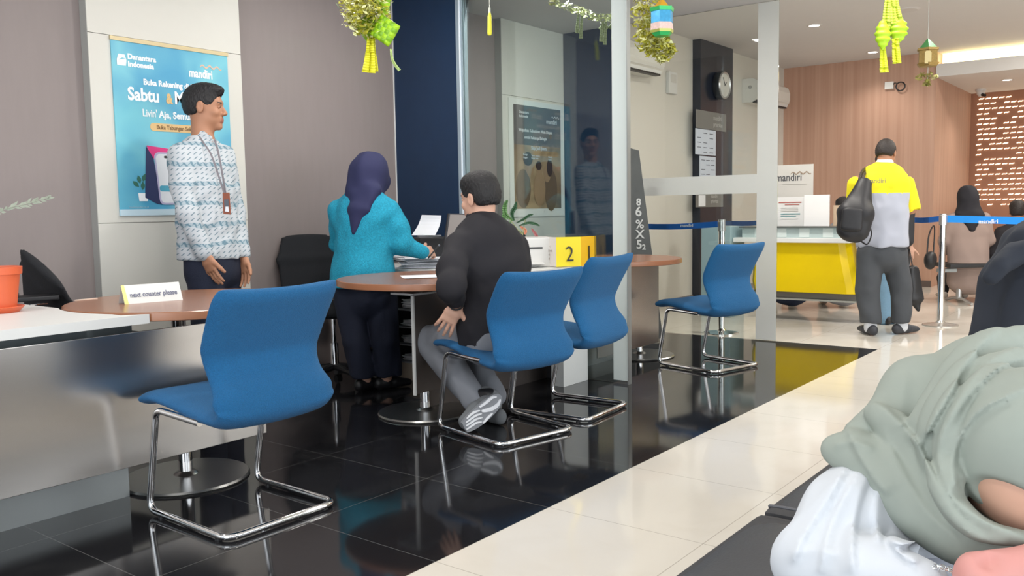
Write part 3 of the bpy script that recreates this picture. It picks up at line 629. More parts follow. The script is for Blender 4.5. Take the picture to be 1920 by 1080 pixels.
# things on the wood wall
el = thing('wall_socket_box', 'small white box with a looped black cable high on the wood wall', 'wall box', (12.4, 3.2, 2.6))
p = Vector((12.4, 0, 0)); b = MB(); b.box((12.385, 3.17, 2.60), (12.419, 3.28, 2.695), 0.005); b.build('case', M_white, el)
b = MB(); b.tube([(12.38, 3.08+0.055*math.cos(a), 2.62+0.055*math.sin(a)) for a in [i*2*PI/20 for i in range(20)]], 0.009, 8, closed=True); b.tube(smooth_path([(12.39, 3.17, 2.655), (12.37, 3.15, 2.67), (12.375, 3.12, 2.66)]), 0.006, 8); b.build('cable', M_black, el)
cc = thing('security_camera', 'small white dome security camera at the corner of the dropped ceiling', 'camera', (14.3, 2.5, 2.70))
b = MB(); b.lathe([(0.07, 0), (0.07, -0.03), (0.06, -0.04), (0.0001, -0.04)], (14.2, 2.45, 2.70), cap=False); b.build('mount', M_white, cc, True)
b = MB(); b.lathe([(0.055, -0.04), (0.05, -0.075), (0.03, -0.10), (0.0001, -0.108)], (14.2, 2.45, 2.70), 20, cap=False); b.build('dome', M_white, cc, True)
b = MB(); b.tube([(14.17, 2.43, 2.62), (14.12, 2.38, 2.60)], 0.02, 10); b.build('lens', M_black, cc)

# ================================================================== BLUE CANTILEVER CHAIRS
def chair_proto():
    t = thing('visitor_chair', 'x', 'chair', (0, 0, 0), 0, 'blue cantilever visitor chairs')
    # upholstered one-piece shell: centre line (y forward, z up), from the back top down and round to the seat front
    prof = smooth_path([(0, -0.285, 0.846), (0, -0.236, 0.765), (0, -0.192, 0.685), (0, -0.165, 0.615), (0, -0.185, 0.545), (0, -0.222, 0.490), (0, -0.232, 0.440), (0, -0.195, 0.405), (0, -0.120, 0.402), (0, -0.02, 0.412), (0, 0.10, 0.428), (0, 0.20, 0.436), (0, 0.265, 0.430), (0, 0.292, 0.415)], 5)
    N = len(prof); nx = 15; bm = bmesh.new(); G = {}
    for i, p in enumerate(prof):
        a = prof[max(i-1, 0)]; c = prof[min(i+1, N-1)]; tg = (c-a).normalized(); n = Vector((0, tg.z, -tg.y))*-1   # towards sitter / up
        s = i/(N-1); hw = 0.252+0.012*max(0, 1-s/.2) if s < 0.2 else (0.252-0.020*math.sin((s-0.2)/0.2*PI) if s < 0.4 else 0.252-0.012*math.sin(min(1, (s-0.4)/0.6)*PI))
        if s < 0.06: hw -= 0.022*(1-s/0.06)**2
        if s > 0.93: hw -= 0.03*((s-0.93)/0.07)**2
        th = 0.024+0.006*math.sin(s*PI)
        if i in (0, N-1): th *= 0.35
        if i in (1, N-2): th *= 0.8
        for j in range(nx):
            u = -1+2*j/(nx-1); curve = 0.020*(u*u) if s < 0.45 else 0.004*u*u     # the back wraps a little round the sitter
            edge = max(0.0, 1-((abs(u))**14)); tt = th*(0.30+0.70*edge)
            droop = -0.020*(1-u*u)*math.exp(-((s-0.47)/0.09)**2)
            base = p+Vector((u*hw, 0, droop))+n*curve*(1 if s < 0.45 else 1)
            G[i, j, 0] = bm.verts.new(base+n*tt); G[i, j, 1] = bm.verts.new(base-n*tt)
    for i in range(N-1):
        for j in range(nx-1):
            bm.faces.new((G[i, j, 0], G[i+1, j, 0], G[i+1, j+1, 0], G[i, j+1, 0])); bm.faces.new((G[i, j, 1], G[i, j+1, 1], G[i+1, j+1, 1], G[i+1, j, 1]))
        bm.faces.new((G[i, 0, 0], G[i, 0, 1], G[i+1, 0, 1], G[i+1, 0, 0])); bm.faces.new((G[i, nx-1, 0], G[i+1, nx-1, 0], G[i+1, nx-1, 1], G[i, nx-1, 1]))
    for j in range(nx-1):
        bm.faces.new((G[0, j, 0], G[0, j+1, 0], G[0, j+1, 1], G[0, j, 1])); bm.faces.new((G[N-1, j, 0], G[N-1, j, 1], G[N-1, j+1, 1], G[N-1, j+1, 0]))
    # back half and seat half are two upholstered parts that meet in the lower curl
    cutrow = int(N*0.50); sh = bm.copy() if hasattr(bm, 'copy') else None
    me = bpy.data.meshes.new('tmp'); bmesh.ops.recalc_face_normals(bm, faces=bm.faces); bm.to_mesh(me)
    for nm, keep in (('backrest', lambda z, y: y < -0.10), ('seat', lambda z, y: y >= -0.10)):
        b2 = bmesh.new(); b2.from_mesh(me); bmesh.ops.delete(b2, geom=[f for f in b2.faces if not keep(f.calc_center_median().z, f.calc_center_median().y)], context='FACES')
        m2 = bpy.data.meshes.new(nm); b2.to_mesh(m2); b2.free(); o = link(nm, m2, t, M_blue, True, world=False); md = o.modifiers.new('s', 'SUBSURF'); md.levels = 1; md.render_levels = 1
    bm.free()
    # chrome frame in one bent tube
    w = 0.232
    pts = bez([(-w, -0.10, 0.392), (-w, 0.155, 0.402), (-w, 0.185, 0.385), (-w, 0.262, 0.016), (-w, -0.235, 0.016), (w, -0.235, 0.016), (w, 0.262, 0.016), (w, 0.185, 0.385), (w, 0.155, 0.402), (w, -0.10, 0.392)], 0.055, 7)
    b = MB(); b.tube(pts, 0.0125, 14); b.build('frame', M_chrome, t, True, world=False)
    b = MB(); b.tube([(-w, -0.06, 0.388), (w, -0.06, 0.388)], 0.010, 10); b.build('cross_bar', M_chrome, t, True, world=False)
    b = MB(); b.box((-0.04, -0.10, 0.362), (0.03, -0.03, 0.392), 0.006); b.build('tilt_bracket', M_black, t, world=False)
    for x, y in ((-w, -0.18), (w, -0.18), (-w, 0.18), (w, 0.18)):
        b = MB(); b.lathe([(0.012, 0.0), (0.012, 0.008)], (x, y, 0.0), 12); b.build('foot_pad', M_black, t, world=False)
    return t
def copy_tree(o, parent=None):
    c = o.copy(); col.objects.link(c); c.parent = parent
    for ch in [q for q in bpy.data.objects if q.parent == o]: copy_tree(ch, c)
    return c
ch0 = chair_proto(); first = True
for x, y, a, s in ((1.916, 2.745, 1.0, 'blue fabric chair nearest the viewer, empty, by the next counter please sign'), (3.40, 2.665, 13, 'blue fabric cantilever chair with the man in black shirt sitting on it'),
                   (3.965, 2.665, -4, 'empty blue fabric chair right beside the seated man, before the yellow number sign'), (5.60, 2.60, 15, 'empty blue fabric chair farthest right, behind the frosted glass post')):
    o = ch0 if first else copy_tree(ch0); first = False
    o.location = (x, y, 0); o.rotation_euler = (0, 0, -math.radians(a)); o['label'] = s
    if 'seated' not in s and 'sitting' in s:      # the loaded shell leans back on its springy frame
        Rm = Matrix.Translation((0, .15, .40)) @ Matrix.Rotation(math.radians(-4.5), 4, 'X').inverted() @ Matrix.Translation((0, -.15, -.40))
        for c in bpy.data.objects:
            if c.parent == o and c.name.split('.')[0] in ('seat', 'backrest'): c.location = Rm.to_translation(); c.rotation_euler = Rm.to_euler()

# ================================================================== ROUND TABLES AND DESK UNITS
def round_table(x, y, r, label, bx, by):
    t = thing('round_table', label, 'table', (x, y, 0), 0, 'round walnut customer tables')
    b = MB(); b.lathe([(0.0001, 0.708), (r-0.004, 0.708), (r, 0.712)], (x, y, 0), 72, cap=False); b.lathe([(r, 0.738), (r-0.004, 0.742), (0.0001, 0.742)], (x, y, 0), 72, cap=False); b.build('table_top', M_walnut, t, True)
    b = MB(); b.lathe([(r+0.0005, 0.711), (r+0.0015, 0.725), (r+0.0005, 0.7395)], (x, y, 0), 72, cap=False); b.build('edge_band', M_walnutedge, t, True)
    b = MB(); b.lathe([(0.028, 0.012), (0.028, 0.702)], (bx, by, 0), 28); b.build('post', M_chrome, t, True)
    b = MB(); b.lathe([(0.0001, 0.0), (0.255, 0.0), (0.258, 0.006), (0.252, 0.014), (0.05, 0.020), (0.04, 0.03), (0.028, 0.034)], (bx, by, 0), 64, cap=False); b.build('base', M_chromed, t, True)
    b = MB(); b.box((bx-0.10, by-0.10, 0.702), (bx+0.10, by+0.10, 0.708)); b.build('mounting_plate', M_black, t)
round_table(2.13, 3.36, 0.50, 'round walnut table with the next counter please sign, behind the nearest chair', 2.02, 3.30)
round_table(3.52, 3.28, 0.50, 'round walnut table with loose papers, between the teal-jacket woman and seated man', 3.46, 3.28)
round_table(5.42, 3.28, 0.50, 'round walnut table at the far counter, half hidden by the frosted glass post', 5.72, 3.22)

def slab(x0, x1, yf, yb, z, tx, ty, side, parent):
    "white worktop with a concave bite that follows the round table"
    r = 0.512; pts = []
    if side > 0:   # table on the right end
        pts = [(x0, yf), (tx-math.sqrt(max(0, r*r-(yf-ty)**2)), yf)]
        for i in range(1, 14):
            yy = yf+(yb-yf)*i/14; q = r*r-(yy-ty)**2
            pts.append((min(x1, tx-math.sqrt(q)) if q > 0 else x1, yy))
        pts += [(x1, yb), (x0, yb)]
    else:
        pts = [(x1, yb), (x1, yf), (tx+math.sqrt(max(0, r*r-(yf-ty)**2)), yf)][::1]
        for i in range(1, 14):
            yy = yf+(yb-yf)*i/14; q = r*r-(yy-ty)**2
            pts.append((max(x0, tx+math.sqrt(q)) if q > 0 else x0, yy))
        pts += [(x0, yb)]
    b = MB(); b.prism(pts, (0, 0, z-0.034), (1, 0, 0), (0, 1, 0), 0.034); return b.build('worktop', M_white, parent)
d1 = thing('service_desk', 'service desk with brushed steel front at lower left, orange pot on top', 'desk', (0.9, 3.4, 0))
slab(-0.4, 1.66, 3.03, 3.86, 0.738, 2.13, 3.36, 1, d1)
b = MB(); b.box((-0.4, 3.10, 0.165), (2.285, 3.112, 0.668), 0.002); b.build('front_panel', M_steel, d1)
b = MB(); b.box((-0.4, 3.272, 0.0), (1.755, 3.285, 0.30)); b.build('plinth', M_steel2, d1)
b = MB(); b.box((-0.4, 3.27, 0.30), (1.80, 3.285, 0.703)); b.build('modesty_panel', M_grey, d1)
for x in (0.3, 1.70):
    b = MB(); b.box((x, 3.285, 0.0), (x+0.02, 3.70, 0.703)); b.build('side_panel', M_grey, d1)
for x in (0.4, 1.5):
    b = MB(); b.box((x, 3.112, 0.40), (x+0.04, 3.27, 0.44)); b.build('panel_bracket', M_steel2, d1)
d2 = thing('service_desk', 'service desk right of the seated man, piled with papers, monitor and printer', 'desk', (4.2, 3.5, 0))
slab(3.95, 4.68, 3.05, 4.40, 0.738, 3.52, 3.28, -1, d2)
b = MB(); b.box((3.25, 3.14, 0.155), (4.42, 3.152, 0.668), 0.002); b.build('front_panel', mat('dark_bronze_steel', (0.16, 0.135, 0.12), .35, .7), d2)
b = MB(); b.box((3.24, 3.138, 0.150), (3.25, 3.154, 0.672)); b.box((3.24, 3.138, 0.668), (3.62, 3.30, 0.678)); b.box((3.46, 3.285, 0.0), (3.468, 3.30, 0.15)); b.build('edge_trim', M_white, d2)
b = MB(); b.box((3.46, 3.30, 0.0), (4.70, 3.312, 0.16)); b.build('plinth', mat('brown_plinth', (0.13, 0.11, 0.10), .4, .4), d2)
b = MB(); b.box((4.64, 3.16, 0.0), (4.66, 4.36, 0.70)); b.box((3.62, 3.312, 0.16), (4.64, 3.33, 0.70)); b.box((4.10, 4.36, 0.0), (4.64, 4.38, 0.70)); b.build('side_panel', mat('dark_panel', (0.05, 0.05, 0.055), .5), d2)
# open pedestal full of paper trays under the desk end
ps = thing('shelf_pedestal', 'open shelf pedestal stuffed with white papers under the middle desk', 'shelf', (4.22, 3.92, 0))
PX, PY = .60, .24
b = MB(); b.box((3.49+PX, 3.40+PY, 0.0), (3.78+PX, 3.90+PY, 0.11)); b.build('plinth', mat('beige_plinth', (0.30, 0.25, 0.20), .6), ps)
b = MB(); b.box((3.77+PX, 3.40+PY, 0.11), (3.785+PX, 3.90+PY, 0.69)); b.box((3.49+PX, 3.885+PY, 0.11), (3.77+PX, 3.90+PY, 0.69)); b.box((3.49+PX, 3.40+PY, 0.11), (3.77+PX, 3.415+PY, 0.69)); b.build('carcass', mat('charcoal_board', (0.035, 0.037, 0.042), .6), ps)
for i in range(5):
    b = MB(); z = 0.11+i*0.115; b.box((3.49+PX, 3.415+PY, z), (3.77+PX, 3.885+PY, z+0.010)); b.build('shelf', mat('grey_board', (0.22, 0.23, 0.25), .6), ps)
rnd = random.Random(5)
def sheet_pile(name, label, cx, cy, z, n, w, h, group, rz=0.0, mess=0.02, ang=0.12, th=0.0022, cat='papers'):
    t = thing(name, label, cat, (cx, cy, z), 0, group)
    for i in range(n):
        a = rz+rnd.uniform(-ang, ang); b = MB(); curl = rnd.uniform(0, 0.008); ox, oy = rnd.uniform(-mess, mess), rnd.uniform(-mess, mess); zz = z+0.0005+i*(th+0.0015); q = []
        for k in range(7):
            u = -w/2+w*k/6; q.append((u, curl*(abs(u)/(w/2))**2*(1 if i % 2 else .4)))
        R = Matrix.Translation((cx+ox, cy+oy, zz)) @ Matrix.Rotation(a, 4, 'Z')
        for k in range(6):
            (u0, z0), (u1, z1) = q[k], q[k+1]
            vs = [R @ Vector(v) for v in ((u0, -h/2, z0), (u1, -h/2, z1), (u1, h/2, z1), (u0, h/2, z0))]; b.quad(*vs); b.quad(*[v+Vector((0, 0, th)) for v in vs])
            b.quad(vs[0], vs[1], vs[1]+Vector((0, 0, th)), vs[0]+Vector((0, 0, th))); b.quad(vs[2], vs[3], vs[3]+Vector((0, 0, th)), vs[2]+Vector((0, 0, th)))
            if k == 0: b.quad(vs[3], vs[0], vs[0]+Vector((0, 0, th)), vs[3]+Vector((0, 0, th)))
            if k == 5: b.quad(vs[1], vs[2], vs[2]+Vector((0, 0, th)), vs[1]+Vector((0, 0, th)))
        b.build('sheet', M_paper, t)
    return t
shelf_names = ['lowest', 'second lowest', 'middle', 'second from top', 'top']
for i in range(5):
    sheet_pile('paper_bundle', 'bundle of white papers on the %s shelf of the open pedestal' % shelf_names[i], 3.62+PX, 3.64+PY, 0.122+i*0.115, (8, 10, 8, 12, 16)[i], 0.21, 0.40, 'paper bundles in the open pedestal', 0, 0.012, 0.05, 0.003)
d3 = thing('service_desk', 'far service desk with steel front reflecting yellow, behind the frosted post', 'desk', (5.3, 3.4, 0))
b = MB(); pts = [(5.82-0.10*(1-math.cos(a)), 3.05+0.16*math.sin(a)) for a in [i*PI/2/8 for i in range(9)]]
b.box((4.95, 3.10, 0.10), (5.80, 3.112, 0.70), 0.002); b.build('front_panel', M_steel, d3)
b = MB(); b.box((4.95, 3.30, 0.0), (5.6, 3.312, 0.2)); b.build('plinth', M_steel2, d3)
b = MB(); b.box((5.02, 3.08, 0.70), (5.10, 3.80, 0.704)); b.box((4.86, 3.28, 0.0), (4.90, 3.9, 0.704)); b.build('side_panel', M_white, d3)
b = MB(); b.prism([(4.80, 3.05), (4.955, 3.05), (4.93, 3.15), (4.905, 3.28), (4.92, 3.45), (4.99, 3.60), (5.12, 3.74), (5.3, 3.83), (5.3, 3.95), (4.80, 3.95)], (0, 0, 0.704), (1, 0, 0), (0, 1, 0), 0.034); b.build('worktop', M_white, d3)
# tall slim stand with price digits beside desk 3
bn = thing('rate_banner', 'dark leaning banner with white digits behind the frosted post', 'banner', (6.45, 3.75, 0))
def pl(p, z): return Vector((p[0], p[1], z))
A, B = fl(1186, 640), fl(1248, 640); 
q0, q1 = P(1172, 275, dep(6.3, 3.6)), P(1198, 282, dep(6.3, 3.6)); r0, r1 = P(1175, 640, dep(6.3, 3.6)), P(1243, 640, dep(6.3, 3.6))
r0.z = r1.z = 0.02
b = MB(); off = CF*0.02
b.quad(q0, q1, r1, r0); b.quad(q0+off, q1+off, r1+off, r0+off); b.quad(q0, q1, q1+off, q0+off); b.quad(q1, r1, r1+off, q1+off); b.quad(r0, r1, r1+off, r0+off); b.quad(q0, r0, r0+off, q0+off)
b.build('board', mat('banner_charcoal', (0.055, 0.058, 0.055), .5, var=.3), bn)
uu = (r1-r0).normalized(); vv = Vector((-0.02*uu.x, -0.02*uu.y, 1)).normalized()
for s, px, py, sz in (('6', 1191, 405, .11), ('%', 1192, 428, .10), ('X', 1192, 447, .10), ('5', 1193, 466, .10), ('8', 1193, 385, .08), ('2', 1204, 468, .06)):
    text('digit', s, sz, P(px, py, dep(6.3, 3.6)-0.006), uu, vv, mat('banner_white', (.5, .5, .48), .6), bn, 0.002)
b = MB(); b.tube([r0+CF*0.02, r0+CF*0.12+UP*0.0], 0.01, 8); b.tube([r1+CF*0.02, r1+CF*0.12], 0.01, 8); b.build('foot', M_black, bn)

# number sign on its white pedestal
wb = thing('sign_pedestal', 'tall white box pedestal standing behind the two chairs', 'pedestal', (4.55, 3.2, 0))
b = MB(); b.box((4.44, 3.03, 0.0), (4.715, 3.125, 0.735), 0.004); b.build('box', mat('gloss_white', (0.74, 0.75, 0.73), .3), wb)
ns = thing('queue_number_sign', 'bright yellow counter sign with the numbers 2 and 1', 'sign', (4.55, 3.12, 0.74))
za, zb = 0.742, 0.925

pA, pB, pC = Vector((4.42, 3.115, 0)), Vector((4.60, 3.045, 0)), Vector((4.70, 3.0, 0))
a2, b2, c2 = P(1043, 480, dep(4.47, 3.1, .85)), P(1089, 480, dep(4.6, 3.0, .85)), P(1118, 480, dep(4.70, 3.06, .85))
l2 = P(1010, 480, dep(4.60, 3.28, .85))
for v in (a2, b2, c2, l2): v.z = 0
def vpanel(name, p, q, m, parent, th=0.006):
    b = MB(); u = (q-p).normalized(); b.prism([(0, za), ((q-p).length, za), ((q-p).length, zb), (0, zb)], p, u, UP, -th); return b.build(name, m, parent)
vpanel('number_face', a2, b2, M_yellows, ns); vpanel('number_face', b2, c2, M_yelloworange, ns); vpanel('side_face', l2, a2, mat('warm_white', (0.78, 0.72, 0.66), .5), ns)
b = MB(); b.prism([(0, 0), (1, 0), (1, 1), (0, 1)], (0, 0, -5), (0.001, 0, 0), (0, 0.001, 0), 0.001); b.bm.free()
for (p, q, s, fx) in ((a2, b2, '2', .36), (b2, c2, '1', .30)):
    u = (q-p).normalized(); nrm = u.cross(UP); text('digit', s, 0.135, p+u*(q-p).length*fx+UP*0.775+nrm*0.007, u, UP, M_black, ns, -0.001, sx=.85)
for k in range(4):
    uu = (a2-l2).normalized(); nrm = uu.cross(UP)
    text('small_print', ['1 ~ 2', '@ bank', 'info', 'call'][k], 0.018, l2+uu*0.14+UP*(0.86-k*0.025)+nrm*0.007, uu, UP, mat('faint_ink', (.4, .35, .33), .6), ns)

# next counter please tent card
tc_ = thing('tent_card', 'white folded card reading next counter please on the round table', 'sign', (1.95, 3.45, 0.742))
p0 = fl(234, 571, 0.742); p1 = fl(343, 562, 0.742); u = (p1-p0).normalized(); L_ = (p1-p0).length; nb_ = Vector((-u.y, u.x, 0)); apx = nb_*0.035+UP*0.075
b = MB(); Q = lambda a, v: p0+u*a+v
for sgn, base in ((1, Vector((0, 0, 0))), (-1, nb_*0.07)):
    v0, v1, v2, v3 = Q(0, base), Q(L_, base), Q(L_, apx), Q(0, apx); th = nb_*0.0012; b.quad(v0, v1, v2, v3); b.quad(v0+th, v1+th, v2+th, v3+th)
b.build('card', M_white, tc_)
b = MB(); nn = (apx.cross(u)).normalized()
if nn.dot(nb_) > 0: nn = -nn
vv = apx.normalized()
b.quad(p0+nn*0.001, p0+u*0.016+nn*0.001, p0+u*0.012+apx+nn*0.001, p0+apx+nn*0.001); b.build('yellow_stripe', mat('pale_yellow', (.8, .72, .25), .5), tc_)
text('lettering', 'next counter please', 0.031, p0+u*0.027+vv*0.028+nn*0.0015, u, vv, mat('grey_ink', (0.16, 0.17, 0.24), .6), tc_, 0.0005, sx=0.88*L_/0.27)
b = MB(); b.prism([(0, 0), (0.10, 0), (0.10, 0.004), (0, 0.004)], fl(138, 564, .742), (1, 0, 0), (0, 0, 1), 0.01); o = b.build('paper_slip', mat('pink_slip', (0.75, 0.6, 0.5), .6)); tag(o, 'thin pale slip at the back edge of the nearest round table', 'paper')

# potted plant on desk 1
pp = thing('potted_plant', 'orange plastic plant pot at the left edge with one thin leafy branch', 'plant', (1.2, 3.3, 0.738))
c = fl(-2, 588, 0.738); c = Vector((c.x+0.02, c.y+0.05, 0.738))
b = MB(); b.lathe([(0.0001, 0.012), (0.062, 0.012), (0.080, 0.145), (0.088, 0.147), (0.090, 0.175), (0.083, 0.176), (0.078, 0.150), (0.0001, 0.148)], tuple(c), 40, cap=False); b.build('pot', M_orange, pp, True)
b = MB(); b.lathe([(0.0001, 0.0), (0.070, 0.0), (0.090, 0.022), (0.086, 0.024), (0.068, 0.008), (0.0001, 0.008)], tuple(c), 40, cap=False); b.build('saucer', M_orange, pp, True)
b = MB(); b.lathe([(0.0001, 0.152), (0.077, 0.152)], tuple(c), 24, cap=False); b.build('soil', mat('soil', (0.05, 0.03, 0.02), 1, var=.4, vscale=60), pp)
M_leafg = mat('dusty_leaf', (0.30, 0.33, 0.26), .6, var=.2)
d = dep(c.x, c.y, 1.0); tip = P(92, 370, d); st = smooth_path([c+UP*0.15, P(-40, 440, d), P(0, 397, d), P(50, 382, d), tip], 6)
b = MB(); b.tube(st, 0.0022, 6); b.build('stem', M_leafg, pp)
b = MB(); r5 = random.Random(2)
for i in range(10, len(st)-1):
    for sg_ in (-1, 1):
        p = st[i]; dr = (st[i+1]-st[i]).normalized(); up = Vector((0, 0, 1))*sg_*r5.uniform(.2, .7)+dr*1.2+Vector((r5.uniform(-.4, .4), r5.uniform(-.4, .4), 0)); up.normalize(); sd = up.cross(CF).normalized(); ln = r5.uniform(.02, .035)
        b.quad(p, p+up*ln*.5+sd*0.005, p+up*ln, p+up*ln*.5-sd*0.005)
b.build('leaves', M_leafg, pp)
# things on desk 1
ph = thing('desk_phone', 'black desk phone lying beside the orange pot', 'phone', tuple(fl(62, 562, .738)))
c = fl(64, 563, .742); R = Matrix.Translation((c.x, c.y+0.03, .738)) @ Matrix.Rotation(-.25, 4, 'Z')
b = MB(); b.box((-0.11, -0.07, 0.002), (0.10, 0.07, 0.022), 0.005, R); b.build('base', M_black, ph)
b = MB(); b.box((-0.11, -0.05, 0.022), (-0.05, 0.06, 0.042), 0.008, R); b.build('handset', M_black, ph)
kr = thing('key_ring', 'small silver keys lying on the white desk in front of the phone', 'keys', tuple(fl(62, 573, .738)))
c = fl(62, 573, .738); R = Matrix.Translation((c.x, c.y, .738)) @ Matrix.Rotation(.5, 4, 'Z')
b = MB(); b.tube([(0.012*math.cos(a), 0.012*math.sin(a), 0.003) for a in [i*PI/6 for i in range(12)]], 0.0015, 6, closed=True); bmesh.ops.transform(b.bm, matrix=R, verts=b.bm.verts); b.build('ring', M_chrome, kr)
for k in range(3):
    b = MB(); b.box((0.01, -0.004, 0.001), (0.06, 0.004, 0.004), 0, R @ Matrix.Rotation(-.4+.35*k, 4, 'Z')); b.build('key', M_chrome, kr)

# office chairs
def office_chair(name, label, x, y, rz, back_h=0.55, bw=0.25, top=1.0, lean=0.05, roll=0.0):
    t = thing(name, label, 'chair', (x, y, 0), rz, 'black office chairs of the staff')
    S = SDF(); S.cone((0, -0.22, 0.58), (0, -0.24-lean*.4, 0.80), (bw, 0.032), (bw*1.02, 0.03), (1, 0, 0), k=0.03); S.cone((0, -0.24-lean*.4, 0.80), (0, -0.24-lean, top-0.06), (bw*1.02, 0.03), (bw*0.80, 0.022), (1, 0, 0), k=0.03); V, F = S.mesh(0.012)
    me = None; o = put('backrest', [(V, F)], None, M_blackf, it=2); o.parent = t
    if roll: Rr = Matrix.Translation((0, -.24, .62)) @ Matrix.Rotation(roll, 4, 'Y') @ Matrix.Translation((0, .24, -.62)); o.location = Rr.to_translation(); o.rotation_euler = Rr.to_euler()
    S = SDF(); S.ell((0, 0, 0.475), (0.25, 0.25, 0.05)); S.cone((0, -0.18, .475), (0, .2, .48), (.24, .04), (.25, .035), (1, 0, 0)); V, F = S.mesh(0.012); o = put('seat', [(V, F)], None, M_blackf, it=2); o.parent = t
    b = MB(); b.tube([(0, -0.05, 0.43), (0, -0.20, 0.44), (0, -0.27, 0.52), (0, -0.26, 0.66)], 0.018, 10); b.build('back_support', M_black, t, world=False)
    b = MB(); b.lathe([(0.028, 0.10), (0.028, 0.26), (0.016, 0.26), (0.016, 0.43)], seg=16); b.build('gas_lift', M_chrome, t, True, world=False)
    b = MB()
    for k in range(5):
        a = k*2*PI/5+.3; b.tube([(0, 0, 0.105), (0.28*math.cos(a), 0.28*math.sin(a), 0.075)], [0.025, 0.016], 8)
    b.build('star_base', M_black, t, world=False)
    for k in range(5):
        a = k*2*PI/5+.3; px, py = 0.28*math.cos(a), 0.28*math.sin(a); b = MB(); b.tube([(px-0.018, py, 0.028), (px+0.018, py, 0.028)], 0.027, 14); b.tube([(px, py, 0.04), (px, py, 0.075)], 0.008, 8); b.build('caster', mat('caster_grey', (.12, .12, .12), .3), t, world=False)
    return t
office_chair('office_chair', 'black office chair behind the steel desk by the orange pot, its back tilted', 2.14, 4.22, -1.45, top=0.97, lean=0.10, bw=.22, roll=.5)
office_chair('office_chair', 'black office chair partly hidden behind the woman in the teal jacket', 3.77, 4.37, 3.0, top=1.0, bw=.235)
office_chair('office_chair', 'black office chair behind the yellow number sign, seen through the glass', 5.62, 4.02, 3.3, top=0.97, bw=.30)

# things on desk 2
mo = thing('computer_monitor', 'thin black monitor with brown-grey screen left of the seated man', 'monitor', (3.98, 3.72, .738))
d = dep(3.95, 3.70, .95); c1, c2_, c3, c4 = P(833, 460, d), P(918, 458, d+0.10), P(922, 402, d+0.10), P(841, 400, d)
n = (c2_-c1).cross(c4-c1).normalized(); n = n if n.dot(CF) > 0 else -n
def sheet(name, pts, th, m, parent, n):
    b = MB(); A_ = [Vector(p) for p in pts]; B_ = [p+n*th for p in A_]; b.quad(*A_); b.quad(*B_)
    for i in range(len(A_)): j = (i+1) % len(A_); b.quad(A_[i], A_[j], B_[j], B_[i])
    return b.build(name, m, parent)
sheet('housing', (c1, c2_, c3, c4), 0.025, M_black, mo, n)
cc_ = (c1+c2_+c3+c4)/4; sheet('screen', [cc_+(p-cc_)*0.93-n*0.001 for p in (c1, c2_, c3, c4)], 0.0005, mat('screen_dull', (0.22, 0.19, 0.17), .35, var=.15, vscale=5), mo, -n)
bb_ = (c1+c2_)/2+n*.03; b = MB(); b.tube([bb_+UP*0.08, (bb_.x, bb_.y, 0.752)], 0.012, 10); b.lathe([(0.09, 0), (0.09, 0.012)], (bb_.x, bb_.y, 0.7385), 24); b.build('stand', M_black, mo)
pr = thing('printer', 'black printer behind the papers with a white sheet standing in its tray', 'printer', (3.75, 3.95, .738))
d = 5.86; a = P(808, 470, d); R = Matrix.Translation((a.x, a.y, .7385)) @ Matrix.Rotation(math.atan2(CR.y, CR.x)+.35, 4, 'Z')
b = MB(); b.box((-0.10, -0.10, 0), (0.10, 0.10, 0.19), 0.012, R); b.build('body', M_black, pr)
b = MB(); b.box((-0.08, 0.02, 0.19), (0.08, 0.05, 0.200), 0.004, R); b.build('tray_lip', mat('grey_plastic', (.25, .26, .28), .5), pr)
q = [P(772, 441, d), P(816, 441, d), P(827, 404, d), P(790, 403, d)]; b = MB(); rows = []
for i in range(7):
    f = i/6; bow = CF*0.03*math.sin(f*2.2); rows.append((q[0].lerp(q[3], f)+bow+CR*0.008*math.sin(f*PI), q[1].lerp(q[2], f)+bow+CR*0.008*math.sin(f*PI)))
for (a_, b_), (c_, d_) in zip(rows, rows[1:]): b.quad(a_, b_, d_, c_); b.quad(a_+CF*.001, b_+CF*.001, d_+CF*.001, c_+CF*.001)
o = b.build('paper_sheet', M_paper); tag(o, 'white sheet standing upright in the black printer', 'paper')
c = fl(806, 519, .742); sheet_pile('paper_sheet', 'single white sheet at the front of the middle round table', c.x, c.y, .742, 1, .21, .30, None, 0.9, 0, 0, .001, 'paper')
c = fl(810, 500, .742); sheet_pile('paper_pile', 'messy pile of white papers under the writing hand of the teal-jacket woman', c.x-.02, c.y+.02, .742, 16, .21, .30, None, 0.6, 0.03, .35, .0022)
c = fl(760, 488, .742); sheet_pile('paper_pile', 'stack of white papers on the middle round table, close to the teal jacket', c.x-.1, c.y-.12, .742, 9, .21, .30, None, -0.3, 0.02, .2, .003)
# clutter behind the seated man
pc = thing('document_printer', 'white boxy printer with a black slot between the seated man and the number sign', 'printer', (4.3, 3.6, .738))
d = dep(4.30, 3.42, .85); a = P(992, 500, d); R = Matrix.Translation((a.x+.06, a.y+.02, .7385)) @ Matrix.Rotation(math.atan2(CR.y, CR.x)+.12, 4, 'Z')
b = MB(); b.box((-0.20, -0.05, 0), (0.13, 0.20, 0.185), 0.01, R); b.build('body', mat('warm_plastic_white', (.72, .71, .68), .4), pc)
b = MB(); b.box((-0.12, -0.054, 0.115), (0.06, -0.049, 0.125), 0, R); b.build('paper_slot', M_black, pc)
b = MB(); b.box((-0.12, -0.12, 0.02), (0.06, -0.05, 0.03), 0.003, R); b.build('output_tray', mat('warm_plastic_white', (.72, .71, .68), .4), pc)
c = fl(1150, 487, .742)
pl_ = thing('potted_plant', 'small potted plant with green leaves and pink bud above the seated man shoulder', 'plant', (4.35, 3.75, .738))
d = dep(4.30, 3.75, .95); base = P(985, 470, d); c = Vector((base.x, base.y, .7385))
